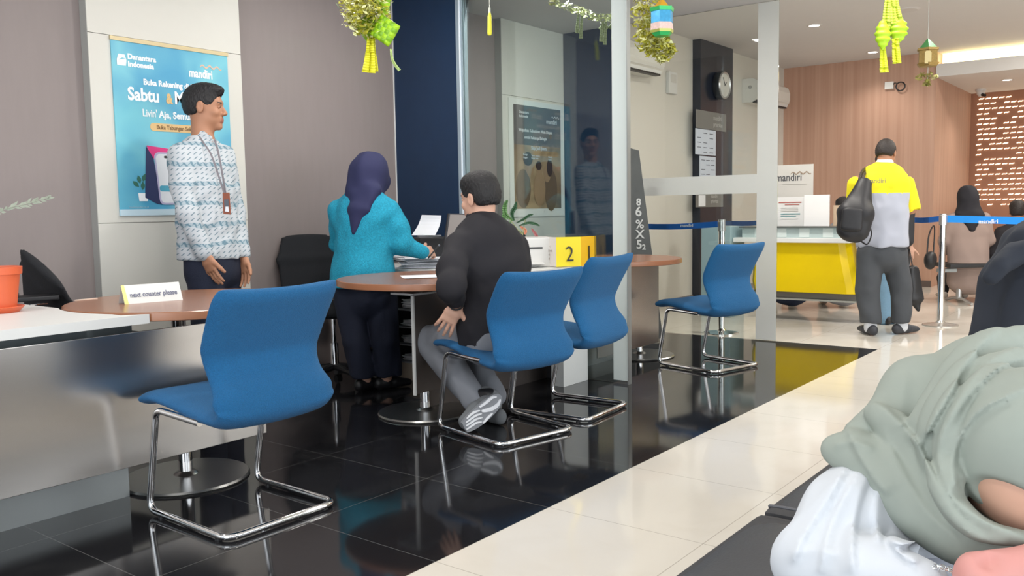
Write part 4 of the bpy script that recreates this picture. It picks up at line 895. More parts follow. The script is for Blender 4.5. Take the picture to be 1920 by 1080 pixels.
b = MB(); b.lathe([(0.0001, 0), (0.045, 0), (0.060, 0.11), (0.055, 0.112), (0.05, 0.10), (0.0001, 0.10)], tuple(c), 24, cap=False); b.build('pot', M_white, pl_, True)
def leaf(pts, wd, m, parent, name='leaf'):
    sp = smooth_path(pts, 5); b = MB(); prevv = None; N = len(sp)
    for i, p in enumerate(sp):
        t_ = (sp[min(i+1, N-1)]-sp[max(i-1, 0)]).normalized(); s_ = t_.cross(CF).normalized(); wv = wd*math.sin(PI*min(1, (i+.3)/(N-.4)))**.7; cur = (p-s_*wv, p+CF*wv*.35, p+s_*wv)
        if prevv: b.quad(prevv[0], prevv[1], cur[1], cur[0]); b.quad(prevv[1], prevv[2], cur[2], cur[1])
        prevv = cur
    o = b.build(name, m, parent, True); md = o.modifiers.new('t', 'SOLIDIFY'); md.thickness = .0012; return o
M_lg = mat('green_leaf', (0.10, 0.22, 0.07), .45, var=.25); M_dg = mat('dark_green_leaf', (0.035, 0.10, 0.045), .4, var=.2); root = c+UP*.10
b = MB()
for px, py in ((955, 410), (985, 412), (975, 430)): b.tube(smooth_path([root, P(980, 445, d), P(px, py, d)]), .003, 6)
b.build('stem', mat('pale_stem', (.30, .32, .15), .6), pl_)
for pts, wd, m in (([(962, 414), (948, 402), (947, 385), (952, 375)], .016, M_lg), ([(964, 414), (960, 400), (966, 388), (968, 378)], .014, M_dg), ([(968, 418), (980, 412), (992, 404), (1000, 402)], .008, M_dg),
                   ([(972, 424), (990, 418), (1004, 420), (1012, 424)], .009, M_dg), ([(958, 416), (950, 420), (945, 410), (944, 396)], .014, M_lg)):
    leaf([P(x, y, d-.01*i) for i, (x, y) in enumerate(pts)], wd, m, pl_)
leaf([P(996, 428, d), P(1002, 436, d), P(1008, 446, d), P(1010, 452, d)], .010, mat('pink_bud', (.45, .16, .16), .5), pl_, 'bud'); leaf([P(975, 424, d), P(985, 432, d), P(984, 440, d)], .011, mat('coral_leaf', (.62, .24, .14), .5), pl_, 'bract')

# ================================================================== HANGING DECORATIONS
M_ket = mat('woven_green_ribbon', (0.36, 0.62, 0.012), .45, var=.15, vscale=40); M_ket2 = mat('woven_dark_green_ribbon', (0.20, 0.42, 0.01), .45, var=.15, vscale=40)
M_yr = mat('yellow_green_ribbon', (0.72, 0.68, 0.02), .45); M_tin = mat('gold_tinsel', (0.66, 0.64, 0.10), .22, .6, var=.3, vscale=50); M_tin2 = mat('pale_gold_tinsel', (0.95, 0.95, 0.55), .25, .2); M_str = mat('hanging_thread', (.5, .5, .45), .7)
def woven(c, s, rot, tilt, name, parent, tails, ms=(M_ket, M_ket2), cells=5, asp=1.0):
    "diamond shaped woven pouch: a pillow with checker relief"
    N = cells*5; bm = bmesh.new(); f = CF*math.cos(tilt)+CR*math.sin(tilt); r = CR*math.cos(tilt)-CF*math.sin(tilt); G = {}
    ex = (r*math.cos(rot)+UP*math.sin(rot)); ey = (UP*math.cos(rot)-r*math.sin(rot))
    for side in (1, -1):
        for i in range(N+1):
            for j in range(N+1):
                a, b_ = -1+2*i/N, -1+2*j/N; th = 0.34*((1-a**4)*(1-b_**4))**.5; ca, cb = math.sin((a+1)/2*cells*PI)**2, math.sin((b_+1)/2*cells*PI)**2
                th += 0.07*ca*cb*(1 if 0 < i < N and 0 < j < N else 0)
                p = Vector(c)+(ex*(a-b_)*.5*asp+ey*(a+b_)*.5)*s+f*(-side)*th*s
                G[i, j, side] = bm.verts.new(p) if not (side == -1 and (i in (0, N) or j in (0, N))) else G[i, j, 1]
        for i in range(N):
            for j in range(N):
                q = [G[i, j, side], G[i+1, j, side], G[i+1, j+1, side], G[i, j+1, side]]
                try: fc = bm.faces.new(q)
                except Exception: continue
                fc.material_index = ((i*cells//N)+(j*cells//N)) % 2
    bmesh.ops.recalc_face_normals(bm, faces=bm.faces); me = bpy.data.meshes.new('pouch'); bm.to_mesh(me); bm.free(); link('woven_pouch', me, parent, list(ms), True)
def strip(pts, w0, w1, m, parent, name='ribbon_tail', face=None):
    sp = smooth_path(pts, 5); b = MB(); prevv = None; N = len(sp)
    for i, p in enumerate(sp):
        t_ = (sp[min(i+1, N-1)]-sp[max(i-1, 0)]).normalized(); s_ = t_.cross(CF).normalized(); wv = w0+(w1-w0)*i/(N-1); cur = (p-s_*wv, p+CF*wv*.25, p+s_*wv)
        if prevv: b.quad(prevv[0], prevv[1], cur[1], cur[0]); b.quad(prevv[1], prevv[2], cur[2], cur[1])
        prevv = cur
    o = b.build(name, m, parent, True); md = o.modifiers.new('t', 'SOLIDIFY'); md.thickness = .003; return o
def tinsel(name, label, cs, n, seed, ms, leaf_=0.010, cat='garland', thread=None, parent=None, kind=None, lw=.45):
    rr = random.Random(seed); b = MB()
    for _ in range(n):
        c, rad = rr.choice(cs); c = Vector(c); d_ = Vector((rr.gauss(0, 1), rr.gauss(0, 1), rr.gauss(0, 1))).normalized(); p = c+Vector((d_.x, d_.y, d_.z))*rad*rr.uniform(.5, 1.0)
        u = Vector((rr.gauss(0, 1), rr.gauss(0, 1), rr.gauss(0, 1))).normalized(); v = u.orthogonal().normalized(); L_ = leaf_*rr.uniform(.7, 1.5); b.mi = rr.choice((0, 0, 1))
        b.quad(p-u*L_, p-v*L_*lw, p+u*L_, p+v*L_*lw)
    if thread: b.mi = 0; b.tube(thread, .002, 5)
    o = b.build(name, ms, parent)
    if parent is None: tag(o, label, cat, kind=kind)
    return o
# 1: left ornament: tinsel ball, woven pouches, tails
d = 3.15
o1 = thing('hanging_ornament', 'gold tinsel ball with green woven diamond pouches hanging before the mauve wall', 'ornament', P(690, 60, d))
woven(P(722, 57, d), .060, .18, .25, 'p', o1, 0); woven(P(695, 52, d+.06), .062, -.15, -.5, 'p', o1, 0); woven(P(716, 5, d+.05), .055, .4, .9, 'p', o1, 0)
strip([P(733, 92, d), P(735, 108, d), P(740, 120, d), P(749, 132, d)], .0042, .0052, mat('pale_green_ribbon', (.48, .62, .22), .5), o1)
strip([P(694, 68, d+.03), P(694, 90, d+.02), P(693, 112, d), P(691, 136, d)], .010, .024, M_yr, o1); strip([P(700, 68, d+.05), P(700, 90, d+.04), P(702, 115, d+.03), P(703, 134, d+.03)], .006, .012, M_yr, o1)
o = tinsel('tinsel', '', [(P(684, 14, d), .085), (P(678, 34, d), .075), (P(692, 30, d), .080), (P(670, 8, d), .075), (P(690, -20, d), .10)], 1500, 4, [M_tin, M_tin2], .011, parent=o1); o['kind'] = 'stuff'
b = MB(); q = P(690, -10, d); b.tube([q, (q.x, q.y, CE1)], .0015, 5); b.build('thread', M_str, o1)
# 2: yellow tassel behind the glass
d = 5.2
o2 = thing('hanging_tassel', 'slim yellow tassel on a thread seen through the tinted glass', 'ornament', P(918, 40, d))
b = MB(); pts = [P(918, y, d) for y in (24, 30, 45, 62, 66)]; b.tube(pts, [.006, .011, .012, .014, .010], 10); b.build('tassel', mat('tassel_yellow', (.75, .70, .04), .5), o2, True)
b = MB(); q = P(918, 24, d); b.tube([q, (q.x, q.y, CE1)], .0018, 5); b.tube([q+UP*.03, q], .006, 8); b.build('thread', M_str, o2)
# 3: swag garland beyond the glass
d = 5.6
pts = smooth_path([P(1035, 0, d), P(1070, 14, d), P(1092, 22, d), P(1115, 32, d), P(1140, 34, d), P(1165, 28, d)], 4)
o = tinsel('tinsel_garland', 'thin gold leaf garland swag near the ceiling left of the frosted post', [(p, .030) for p in pts], 330, 6, [mat('dull_gold_tinsel', (.45, .47, .22), .3, .6), M_tin2], .014, thread=[P(1020, -8, d)]+pts+[P(1200, 5, d)])
for i, (x, y0, y1) in enumerate(((1085, 25, 62), (1092, 25, 72), (1130, 40, 78), (1137, 40, 84), (1152, 36, 76))):
    strip([P(x, y0, d), P(x-2, (y0+y1)/2, d), P(x-3, y1, d)], .006, .012, mat('olive_tail', (.25, .26, .13), .6), o, 'ribbon_tail')
for k, (x, y) in enumerate(((1132, 52), (1150, 50))): woven(P(x, y, d+.03), .035, .1, .2, 'p', o, 0, (mat('olive_ribbon', (.22, .25, .11), .6), mat('olive_ribbon2', (.17, .20, .08), .6)))
# 4: paper lantern with tinsel, right of the post
d = 4.55
o4 = thing('paper_lantern', 'blue and pink paper lantern with orange cap and green rims beside the post', 'lantern', P(1241, 45, d))
def hexbox(py0, py1, r0, r1, m, name, parent, cx=1241, d=d, seg=6, rot=.3):
    p0, p1 = P(cx, py0, d), P(cx, py1, d); b = MB(); A_ = [(p1.x+r1*math.cos(rot+2*PI*i/seg), p1.y+r1*math.sin(rot+2*PI*i/seg), p1.z) for i in range(seg)]; B_ = [(p0.x+r0*math.cos(rot+2*PI*i/seg), p0.y+r0*math.sin(rot+2*PI*i/seg), p0.z) for i in range(seg)]
    b.quad(*A_); b.quad(*B_)
    for i in range(seg): j = (i+1) % seg; b.quad(A_[i], A_[j], B_[j], B_[i])
    return b.build(name, m, parent)
hexbox(0, 16, .012, .050, mat('orange_foil', (.85, .45, .03), .3, .3), 'cap', o4); hexbox(15, 22, .066, .062, mat('green_foil', (.03, .45, .12), .3, .2), 'rim', o4)
hexbox(22, 44, .058, .058, mat('blue_foil', (.08, .42, .75), .25, .35, var=.35, vscale=60), 'body', o4); hexbox(44, 58, .059, .062, mat('pink_print', (.75, .52, .48), .5, var=.4, vscale=90), 'pink_band', o4)
hexbox(57, 62, .064, .060, mat('olive_foil', (.42, .45, .10), .3, .2), 'lower_band', o4); hexbox(61, 68, .058, .040, mat('green_foil', (.03, .45, .12), .3, .2), 'bottom_rim', o4)
b = MB(); q = P(1241, 0, d); b.tube([q, (q.x, q.y, CE1)], .0018, 5); b.build('thread', M_str, o4)
tinsel('tinsel_garland', 'bright gold tinsel bunch hanging between the frosted post and the paper lantern', [(P(1212, 5, d+.1), .07), (P(1205, 30, d+.1), .07), (P(1215, 55, d+.1), .07), (P(1210, 75, d+.1), .06), (P(1222, 90, d+.12), .05), (P(1245, 95, d+.1), .06), (P(1240, 80, d+.1), .05), (P(1240, 110, d+.1), .022), (P(1258, 92, d+.1), .03)], 1300, 9, [M_tin, M_tin2], .016, thread=[P(1215, 80, d+.1), P(1212, 0, d+.1), Vector((P(1212, 0, d+.1).x, P(1212, 0, d+.1).y, CE1))])
# 5: cluster of long woven pouches
d = 4.3
o5 = thing('hanging_ornament', 'bright green cluster of ribbed woven pouches with yellow tails at upper right', 'ornament', P(1672, 60, d))
def ribbed(cx, y0, y1, wd, m, dd):
    S = []; b = MB(); n = 30; prof = []
    for i in range(n+1):
        f = i/n; y = y0+(y1-y0)*f; env = math.sin(PI*min(1, f*1.05))**.7; prof.append((y, wd*(.12+.88*env)*(1+.11*math.sin(f*5*2*PI))))
    seg = 20; rings = []
    for y, r in prof:
        c = P(cx, y, dd); rings.append([b.bm.verts.new(c+CR*math.cos(2*PI*k/seg)*r*(1+.07*math.cos(k*2*PI*5/seg))+CF*math.sin(2*PI*k/seg)*r*.6) for k in range(seg)])
    for A_, B_ in zip(rings, rings[1:]):
        for k in range(seg): b.bm.faces.new((A_[k], A_[(k+1) % seg], B_[(k+1) % seg], B_[k]))
    return b.build('woven_pouch', m, o5, True)
M_neon = mat('neon_green_ribbon', (.42, .70, .01), .5, var=.2, vscale=50)
ribbed(1655, 38, 94, .037, M_neon, d-.02); ribbed(1684, 30, 82, .045, M_neon, d+.03); ribbed(1672, 25, 70, .04, M_neon, d+.07)
for pts, a, b_ in (([(1655, 90), (1656, 104), (1657, 120), (1658, 136)], .014, .022), ([(1679, 72), (1680, 88), (1681, 104), (1682, 119)], .016, .021)):
    strip([P(x, y, d-.01) for x, y in pts], a, b_, mat('lime_tail', (.66, .72, .02), .5), o5)
for pts, a, b_ in (([(1662, 50), (1663, 25), (1665, 0), (1668, -25)], .022, .010), ([(1686, 40), (1682, 20), (1679, 0), (1674, -25)], .020, .010), ([(1676, 45), (1674, 20), (1672, 0), (1671, -25)], .014, .008)):
    strip([P(x, y, d+.01) for x, y in pts], a, b_, mat('green_top_ribbon', (.50, .62, .05), .5), o5, 'top_ribbon')
b = MB(); q = P(1671, -20, d); b.tube([q, (q.x, q.y, CE1)], .002, 5); b.build('thread', M_str, o5)
# 6: little gold house lantern
d = 5.4
o6 = thing('paper_lantern', 'small gold house-shaped lantern with green roof before the glowing cove', 'lantern', P(1740, 105, d))
M_gl = mat('gold_lantern_foil', (.34, .22, .06), .4, .4, var=.4, vscale=90)
hexbox(73, 91, .006, .058, mat('dark_green_foil', (.04, .20, .05), .4, .2), 'roof', o6, 1740, d); hexbox(91, 95, .068, .066, M_gl, 'rim', o6, 1740, d); hexbox(95, 120, .058, .060, M_gl, 'body', o6, 1740, d); hexbox(119, 125, .070, .056, M_gl, 'bottom_rim', o6, 1740, d)
b = MB(); q = P(1740, 107, d-.06); b.prism([(-.020, -.038), (.020, -.038), (.020, .028), (.012, .038), (-.012, .038), (-.020, .028)], q, CR, UP, .002); b.build('window', mat('lantern_window', (.60, .48, .22), .5), o6)
b = MB(); q = P(1740, 73, d); b.tube([q-UP*.01, (q.x, q.y, CE1)], .0018, 5); q = P(1740, 125, d); b.tube([q, q-UP*.12], .002, 5); b.build('thread', M_str, o6)
o = tinsel('tassel_leaves', '', [(P(1725, 144, d), .03), (P(1738, 146, d), .03), (P(1752, 142, d), .03), (P(1738, 156, d), .02)], 90, 12, [mat('olive_gold', (.35, .34, .08), .4, .4), mat('olive_gold2', (.5, .45, .15), .4, .3)], .014, parent=o6); o['kind'] = 'stuff'

# ================================================================== FAR HALL
XC = 8.24
yc_ = thing('info_counter', 'yellow fronted counter with white top and glass tile rim in the far hall', 'counter', (XC+.2, 2.9, 0))
b = MB()
rows = [(0.275, 2.385, 3.40), (0.36, 2.40, 3.42), (0.50, 2.43, 3.41), (0.745, 2.475, 3.36)]
fr = []
for z, y0, y1 in rows:
    ring = [(XC+.30, y0+.02), (XC+.10, y0), (XC+.02, y0+.03), (XC, y0+.09), (XC, y1-.12), (XC+.02, y1-.05), (XC+.10, y1), (XC+.30, y1+.01)]; fr.append([b.bm.verts.new((x, y, z)) for x, y in ring])
for A_, B_ in zip(fr, fr[1:]):
    for k in range(len(A_)-1): b.bm.faces.new((A_[k], A_[k+1], B_[k+1], B_[k]))
b.bm.faces.new(fr[0]); b.bm.faces.new(fr[-1][::-1]); b.build('front_panel', M_yellow, yc_)
b = MB(); b.box((XC-.05, 2.44, .745), (XC+.42, 3.56, .790), .008); b.build('counter_top', mat('counter_white', (.82, .83, .83), .3), yc_)
b = MB(); b.box((XC+.03, 2.50, .790), (XC+.05, 3.50, .885)); b.box((XC+.05, 3.48, .790), (XC+.35, 3.50, .885)); b.box((XC+.05, 2.50, .790), (XC+.35, 2.52, .885)); b.build('glass_tile_band', mat('pale_aqua_glass', (.50, .60, .60), .2), yc_)
for i in range(9):
    if i % 2 == 0: continue
    b = MB(); b.box((XC+.024, 2.505+i*.11, .795), (XC+.03, 2.60+i*.11, .882)); b.build('glass_tile', mat('bright_aqua_tile', (.68, .76, .75), .2), yc_)
b = MB(); b.box((XC+.0, 2.48, .885), (XC+.36, 3.52, .897)); b.build('shelf_top', mat('dark_shelf', (.12, .13, .13), .3), yc_)
b = MB(); b.box((XC+.04, 2.40, .215), (XC+.36, 3.40, .270)); b.build('base_rail', mat('grey_base', (.16, .15, .14), .5), yc_)
b = MB(); b.box((XC+.02, 2.40, .195), (XC+.40, 3.42, .212)); b.build('foot_rail', mat('pale_rail', (.42, .43, .40), .35, .3), yc_)
for y in (2.385,):
    b = MB(); b.box((XC+.30, y, 0), (XC+.34, y+.05, .20)); b.build('leg', M_steel2, yc_)
gb = MB(); gb.box((8.15, 3.57, .0), (8.50, 3.88, .90), .01); o = gb.build('glass_box_stand', mat('pale_blue_acrylic', (.30, .42, .46), .3)); tag(o, 'pale blue acrylic box stand left of the yellow counter, behind the blue chair', 'stand')
def standee(name, label, x, y0, y1, z0, z1, m, cat='sign', lean=0.0, th=.01):
    b = MB(); b.box((x, y0, z0), (x+th, y1, z1), .002); o = b.build(name, m); return tag(o, label, cat)
LG = mat('logo_grey', (.08, .08, .09), .6)
s1 = standee('standing_sign', 'tall white board with mandiri name behind the counter top', XC+.30, 2.90, 3.36, .898, 1.49, mat('board_white', (.62, .60, .57), .5))
text('lettering', 'mandiri', .105, (XC+.299, 3.27, 1.335), (0, -1, 0), UP, LG, s1, .001, sx=.82); ribbon((XC+.299, 3.12, 1.405), (0, -1, 0), UP, .20, mat('logo_taupe', (.30, .22, .16), .6), s1)
b = MB(); b.box((XC+.297, 2.96, 1.30), (XC+.299, 3.20, 1.303)); b.box((XC+.297, 2.94, 1.05), (XC+.299, 3.20, 1.06)); b.box((XC+.297, 2.94, 1.09), (XC+.299, 3.10, 1.11)); b.build('fine_print', mat('faint_lines', (.4, .38, .36), .6), s1)
s2 = standee('paper_stand', 'white notice with red and teal lines standing on the counter', XC+.10, 2.90, 3.18, .898, 1.175, mat('page_white', (.80, .80, .80), .5), 'sign')
b = MB(); b.box((XC+.097, 2.94, 1.12), (XC+.0995, 3.16, 1.128)); b.box((XC+.097, 2.96, 1.10), (XC+.0995, 3.10, 1.106)); b.mi = 1; b.box((XC+.097, 2.95, 1.01), (XC+.0995, 3.14, 1.018)); b.box((XC+.097, 2.99, .99), (XC+.0995, 3.14, .995)); b.mi = 2
for z in (1.07, 1.055, 1.04, .965): b.box((XC+.097, 2.97, z), (XC+.0995, 3.14, z+.003))
b.build('printed_lines', [mat('red_ink', (.5, .08, .06), .6), mat('teal_ink', (.08, .30, .34), .6), mat('faint_lines', (.4, .38, .36), .6)], s2)
s3 = standee('display_board', 'plain bright white board standing on the counter left of the backpack', XC+.06, 2.665, 2.90, .898, 1.19, mat('board_bright', (.90, .90, .92), .4), 'sign', th=.02)
o = standee('card_holder', 'beige card just right of the plain white board on the counter', XC+.16, 2.58, 2.66, .898, 1.09, mat('beige_card', (.55, .42, .30), .5), 'card')
b = MB(); b.box((XC+.16, 2.88, .898), (XC+.26, 3.0, .99), .02); b.box((XC+.20, 2.93, .99), (XC+.24, 2.96, 1.10), .01); o = b.build('desk_phone', M_black); tag(o, 'small black device between the notice and the white board on the counter', 'phone')

# queue barrier posts and belts
def post(x, y, label, h=1.0):
    t = thing('queue_barrier_post', label, 'barrier post', (x, y, 0), 0, 'chrome queue barrier posts')
    b = MB(); b.lathe([(.027, .02), (.027, h-.09)], (x, y, 0), 20); b.build('post', M_chrome, t, True)
    b = MB(); b.lathe([(.034, h-.10), (.034, h-.015), (.030, h-.012), (.030, h), (.0001, h)], (x, y, 0), 20, cap=False); b.build('belt_head', mat('head_silver', (.62, .62, .62), .3, .8), t, True)
    b = MB(); b.lathe([(.0001, 0), (.15, 0), (.15, .010), (.04, .028), (.027, .045)], (x, y, 0), 36, cap=False); b.build('base', M_chrome if x < 8 else mat('cream_base', (.5, .47, .42), .2, .5), t, True)
    return t
pR = fl(1763, 610); post(pR.x, pR.y, 'chrome queue barrier post in front of the seated people at right', 1.0)
pL = Vector((7.10, 3.19, 0)); post(pL.x, pL.y, 'chrome queue barrier post behind the farthest blue chair', .985)
def belt(name, label, a, b_, w_=.05, m=M_beltblue):
    a, b_ = Vector(a), Vector(b_); mid = (a+b_)/2-UP*.012; pts = smooth_path([a, mid, b_], 8); b = MB()
    for p, q in zip(pts, pts[1:]): b.quad(p-UP*w_/2, q-UP*w_/2, q+UP*w_/2, p+UP*w_/2)
    o = b.build(name, m); md = o.modifiers.new('t', 'SOLIDIFY'); md.thickness = .002; return tag(o, label, 'belt')
WB = mat('belt_white_text', (.75, .78, .85), .6)
z = .955
bl = belt('barrier_belt', 'blue belt with white print running right from the chrome post at right', (pR.x, pR.y-.035, z), (pR.x+.1, pR.y-1.6, z-.03), .062, mat('belt_bright_blue', (0, .22, .68), .6))
text('lettering', 'mandiri', .05, (pR.x-.0+.01, pR.y-.28, z-.042), (0.06, -1, 0), UP, WB, bl, .001)
q = P(1700, 406, dep(9.2, 2.4, .95)); belt('barrier_belt', 'blue belt running left from the right chrome post behind the yellow shirt', (pR.x, pR.y+.035, z), (q.x, q.y, .94), .05)
q = P(1212, 418, 5.5*1.42); bl = belt('barrier_belt', 'blue belt with white print running left from the post behind the farthest chair', (pL.x, pL.y+.035, .945), (7.0, 3.98, .93))
text('lettering', 'mandiri', .04, (7.04, 3.55, .923), (0, -1, 0), UP, WB, bl, .001)
belt('barrier_belt', 'dark blue belt running right from the post behind the farthest chair', (pL.x, pL.y-.035, .955), (7.3, 2.83, .965), .04, mat('belt_dark_blue', (.01, .04, .13), .6))
b = MB(); b.box((7.29, 2.80, .95), (7.32, 2.86, 1.02)); o = b.build('belt_clip', mat('clip_grey', (.25, .27, .28), .4)); tag(o, 'small grey belt clip at the end of the dark blue belt', 'belt clip')

# waiting benches in the far hall
def bench(x, y, rz, n, label):
    t = thing('waiting_bench', label, 'bench', (x, y, 0), rz, 'waiting room seat rows')
    b = MB(); b.box((-n*.28, -.03, .34), (n*.28, .03, .38), .005); b.build('beam', M_steel2, t, world=False)
    for i in range(n):
        cx = (i-(n-1)/2)*.56; b = MB(); b.box((cx-.25, -.22, .40), (cx+.25, .22, .44), .012); b.build('seat', M_black, t, world=False)
    for s_ in (-1, 1):
        b = MB(); b.tube([(s_*n*.2, 0, .34), (s_*n*.2, 0, .05)], .03, 10); b.tube(bez([(s_*n*.2, -.28, .015), (s_*n*.2, -.1, .05), (s_*n*.2, .1, .05), (s_*n*.2, .28, .015)], .05), .016, 8); b.build('leg', mat('satin_leg', (.5, .5, .5), .3, .8), t, True, world=False)
RZB = math.atan2(CR.y, CR.x)
q = fl(1815, 572); bench(q.x+.55, q.y-.35, RZB, 3, 'black seat row in the far hall under the seated person in beige coat')

# ================================================================== FOREGROUND BENCH
fb = thing('leather_bench', 'charcoal leatherette bench in the lower right foreground', 'bench', (1.9, .4, 0))
S = SDF()
for x0 in (-0.2, 1.88):
    pass
b = MB(); b.box((0.2, -.35, .06), (1.945, .775, .385), .03); b.box((1.955, -.35, .06), (3.3, .775, .385), .03); b.build('base', mat('dark_base', (.03, .03, .034), .6), fb)
def cushion(x0, x1):
    bm = bmesh.new(); N, M_ = 40, 24; G = {}; y0, y1 = -.37, .79; h0, h1 = .30, .405
    for i in range(N+1):
        for j in range(M_+1):
            a, c = -1+2*i/N, -1+2*j/M_; x = (x0+x1)/2+(x1-x0)/2*math.copysign(abs(a)**.8, a); y = (y0+y1)/2+(y1-y0)/2*math.copysign(abs(c)**.8, c)
            e = ((1-abs(a)**14)*(1-abs(c)**14)); z = h1-.055*(1-e)**1.0+.012*(1-a*a)*(1-c*c)+.003*math.sin(x*17+3*math.sin(y*7))*e
            G[i, j] = bm.verts.new((x, y, z))
    for i in range(N):
        for j in range(M_): bm.faces.new((G[i, j], G[i+1, j], G[i+1, j+1], G[i, j+1]))
    ed = [G[i, 0] for i in range(N+1)]+[G[N, j] for j in range(1, M_+1)]+[G[i, M_] for i in range(N-1, -1, -1)]+[G[0, j] for j in range(M_-1, 0, -1)]
    lo_ = [bm.verts.new((v.co.x, v.co.y, h0)) for v in ed]
    for k in range(len(ed)): bm.faces.new((ed[k], lo_[k], lo_[(k+1) % len(ed)], ed[(k+1) % len(ed)]))
    bmesh.ops.recalc_face_normals(bm, faces=bm.faces); me = bpy.data.meshes.new('c'); bm.to_mesh(me); bm.free(); link('cushion', me, fb, M_leather, True)
cushion(0.2, 1.952); cushion(1.948, 3.3)
b = MB(); b.tube(smooth_path([(1.95, -.3, .400), (1.95, .3, .404), (1.95, .70, .403), (1.95, .755, .398)]), .004, 8); b.build('piping', mat('piping_grey', (.10, .10, .11), .4), fb)

# ================================================================== PEOPLE
def person(label, loc, group=None):
    return thing('person', label, 'person', loc, 0, group)
def limb_sdf(S, pts, rs, k=0.03): S.path(pts, rs, k); return S
def batik_mat():
    m = bpy.data.materials.new('batik_cotton_print'); m.use_nodes = True; nt = m.node_tree; bb = nt.nodes['Principled BSDF']; bb.inputs['Roughness'].default_value = .8
    tc = nt.nodes.new('ShaderNodeTexCoord'); n = nt.nodes.new('ShaderNodeTexNoise'); n.inputs['Scale'].default_value = 9; nt.links.new(tc.outputs['Object'], n.inputs[0])
    s = nt.nodes.new('ShaderNodeSeparateXYZ'); nt.links.new(tc.outputs['Object'], s.inputs[0]); M = lambda *a: math_node(nt, *a)
    wob = M('MULTIPLY', M('SUBTRACT', n.outputs['Fac'], .5), .05)
    z = M('ADD', s.outputs[2], wob); u = M('ADD', M('SUBTRACT', M('MULTIPLY', s.outputs[0], .9), M('MULTIPLY', s.outputs[1], .55)), wob)
    row = M('ABSOLUTE', M('SUBTRACT', M('FRACT', M('DIVIDE', z, .105)), .5))        # 0 mid row, .5 on the band
    band = M('GREATER_THAN', row, .39)
    zig = M('ABSOLUTE', M('SUBTRACT', M('FRACT', M('ADD', M('DIVIDE', u, .034), M('MULTIPLY', z, 22))), .5)); chev = M('LESS_THAN', zig, .17)
    zig2 = M('ABSOLUTE', M('SUBTRACT', M('FRACT', M('SUBTRACT', M('DIVIDE', u, .030), M('MULTIPLY', z, 38))), .5)); dots = M('MULTIPLY', M('LESS_THAN', zig2, .13), M('LESS_THAN', M('ABSOLUTE', M('SUBTRACT', M('FRACT', M('DIVIDE', z, .026)), .5)), .25))
    c1 = nt.nodes.new('ShaderNodeMix'); c1.data_type = 'RGBA'; c1.inputs[6].default_value = (.50, .53, .56, 1); c1.inputs[7].default_value = (.05, .13, .18, 1); nt.links.new(M('MULTIPLY', dots, .75), c1.inputs[0])
    c2 = nt.nodes.new('ShaderNodeMix'); c2.data_type = 'RGBA'; nt.links.new(M('MULTIPLY', M('MULTIPLY', band, chev), .85), c2.inputs[0]); nt.links.new(c1.outputs[2], c2.inputs[6]); c2.inputs[7].default_value = (.02, .09, .14, 1)
    c3 = nt.nodes.new('ShaderNodeMix'); c3.data_type = 'RGBA'; nt.links.new(M('MULTIPLY', band, .45), c3.inputs[0]); nt.links.new(c2.outputs[2], c3.inputs[6]); c3.inputs[7].default_value = (.20, .33, .40, 1)
    nt.links.new(c3.outputs[2], bb.inputs['Base Color']); return m
M_batik = batik_mat(); M_dknavy = mat('dark_navy_trousers', (.008, .012, .030), .85, var=.2, bump=.2, bscale=200)

# ---- 1 standing man in batik shirt
d = 4.75; f = (CR*.86-CF*.5).normalized(); r = f.cross(UP).normalized()
pm = person('man in pale blue patterned batik shirt standing by the blue poster, looking right', (2.75, 4.12, 0))
nb0 = P(381, 268, d)
parts, mf, L, e3 = head_parts(P(385, 204, d), CR*.98+CF*.10-UP*.03, UP-CR*.02, 1.03, .0042, neck=nb0)
B = SDF(); q = P(385, 300, d); B.loft([(P(382, 278, d), (.10, .06)), (P(382, 300, d), (.16, .09)), (P(388, 400, d), (.14, .10)), (P(396, 490, d), (.15, .10))], r)
sR, eR, wR = P(338, 293, d-.13), P(352, 402, d-.20), P(384, 478, d-.18); sL, eL, wL = P(420, 292, d+.13), P(440, 400, d+.16), P(455, 482, d+.10)
B.path([sR, eR, wR], [.045, .038, .028]); B.path([sL, eL, wL], [.045, .038, .028])
hR, kR, aR = P(383, 492, d-.07), P(390, 640, d-.09), P(397, 765, d-.08); hL, kL, aL = P(418, 492, d+.09), P(424, 635, d+.08), P(430, 745, d+.10)
B.path([hR, kR, aR], [.075, .05, .04]); B.path([hL, kL, aL], [.075, .05, .04]); parts.append(B.mesh(.012))
for w_, dr, side in ((wR, P(402, 522, d-.16)-wR, 1), (wL, P(459, 520, d+.08)-wL, -1)):
    H = SDF(); H.cap(w_-dr.normalized()*.05, w_, .030, .027, k=.015); hand_sdf(H, w_, dr, CF*side*(1 if side > 0 else 1)*.6-CR*.3 if side > 0 else -CF*.6-CR*.2, f, curl=.16, s=1.05, thumb_out=.45); parts.append(H.mesh(.0036))
put('body', parts, pm, [M_skin, M_lip, M_hair], it=1, matfn=mf)
put('hair', [hair_part(L, e3, 1.03, 'quiff')], pm, M_hair)
S = SDF(); S.loft([(P(381, 277, d), (.095, .068)), (P(380, 291, d), (.165, .095)), (P(380, 318, d), (.190, .118)), (P(384, 360, d), (.178, .125)), (P(389, 420, d), (.172, .128)), (P(393, 470, d), (.180, .132)), (P(394, 489, d), (.184, .134))], r, k=.03)
S.path([sR, sR.lerp(eR, .5)-CR*.008, eR, wR+UP*.012], [.064, .060, .056, .047], k=.03); S.path([sL, eL, wL+UP*.012], [.062, .054, .046], k=.03)
S.cut(P(394, 486, d), -UP, .004)
S.post += [creases(.006, (0.3, 0.1, 1), 16, 1), folds(.003, (0.6, -.6, .5), 80, 3)]
S.ell(P(383, 262, d), (.062, .062, .045), k=.012, op='s')
put('shirt', [S.mesh(.0075)], pm, M_batik, it=2)
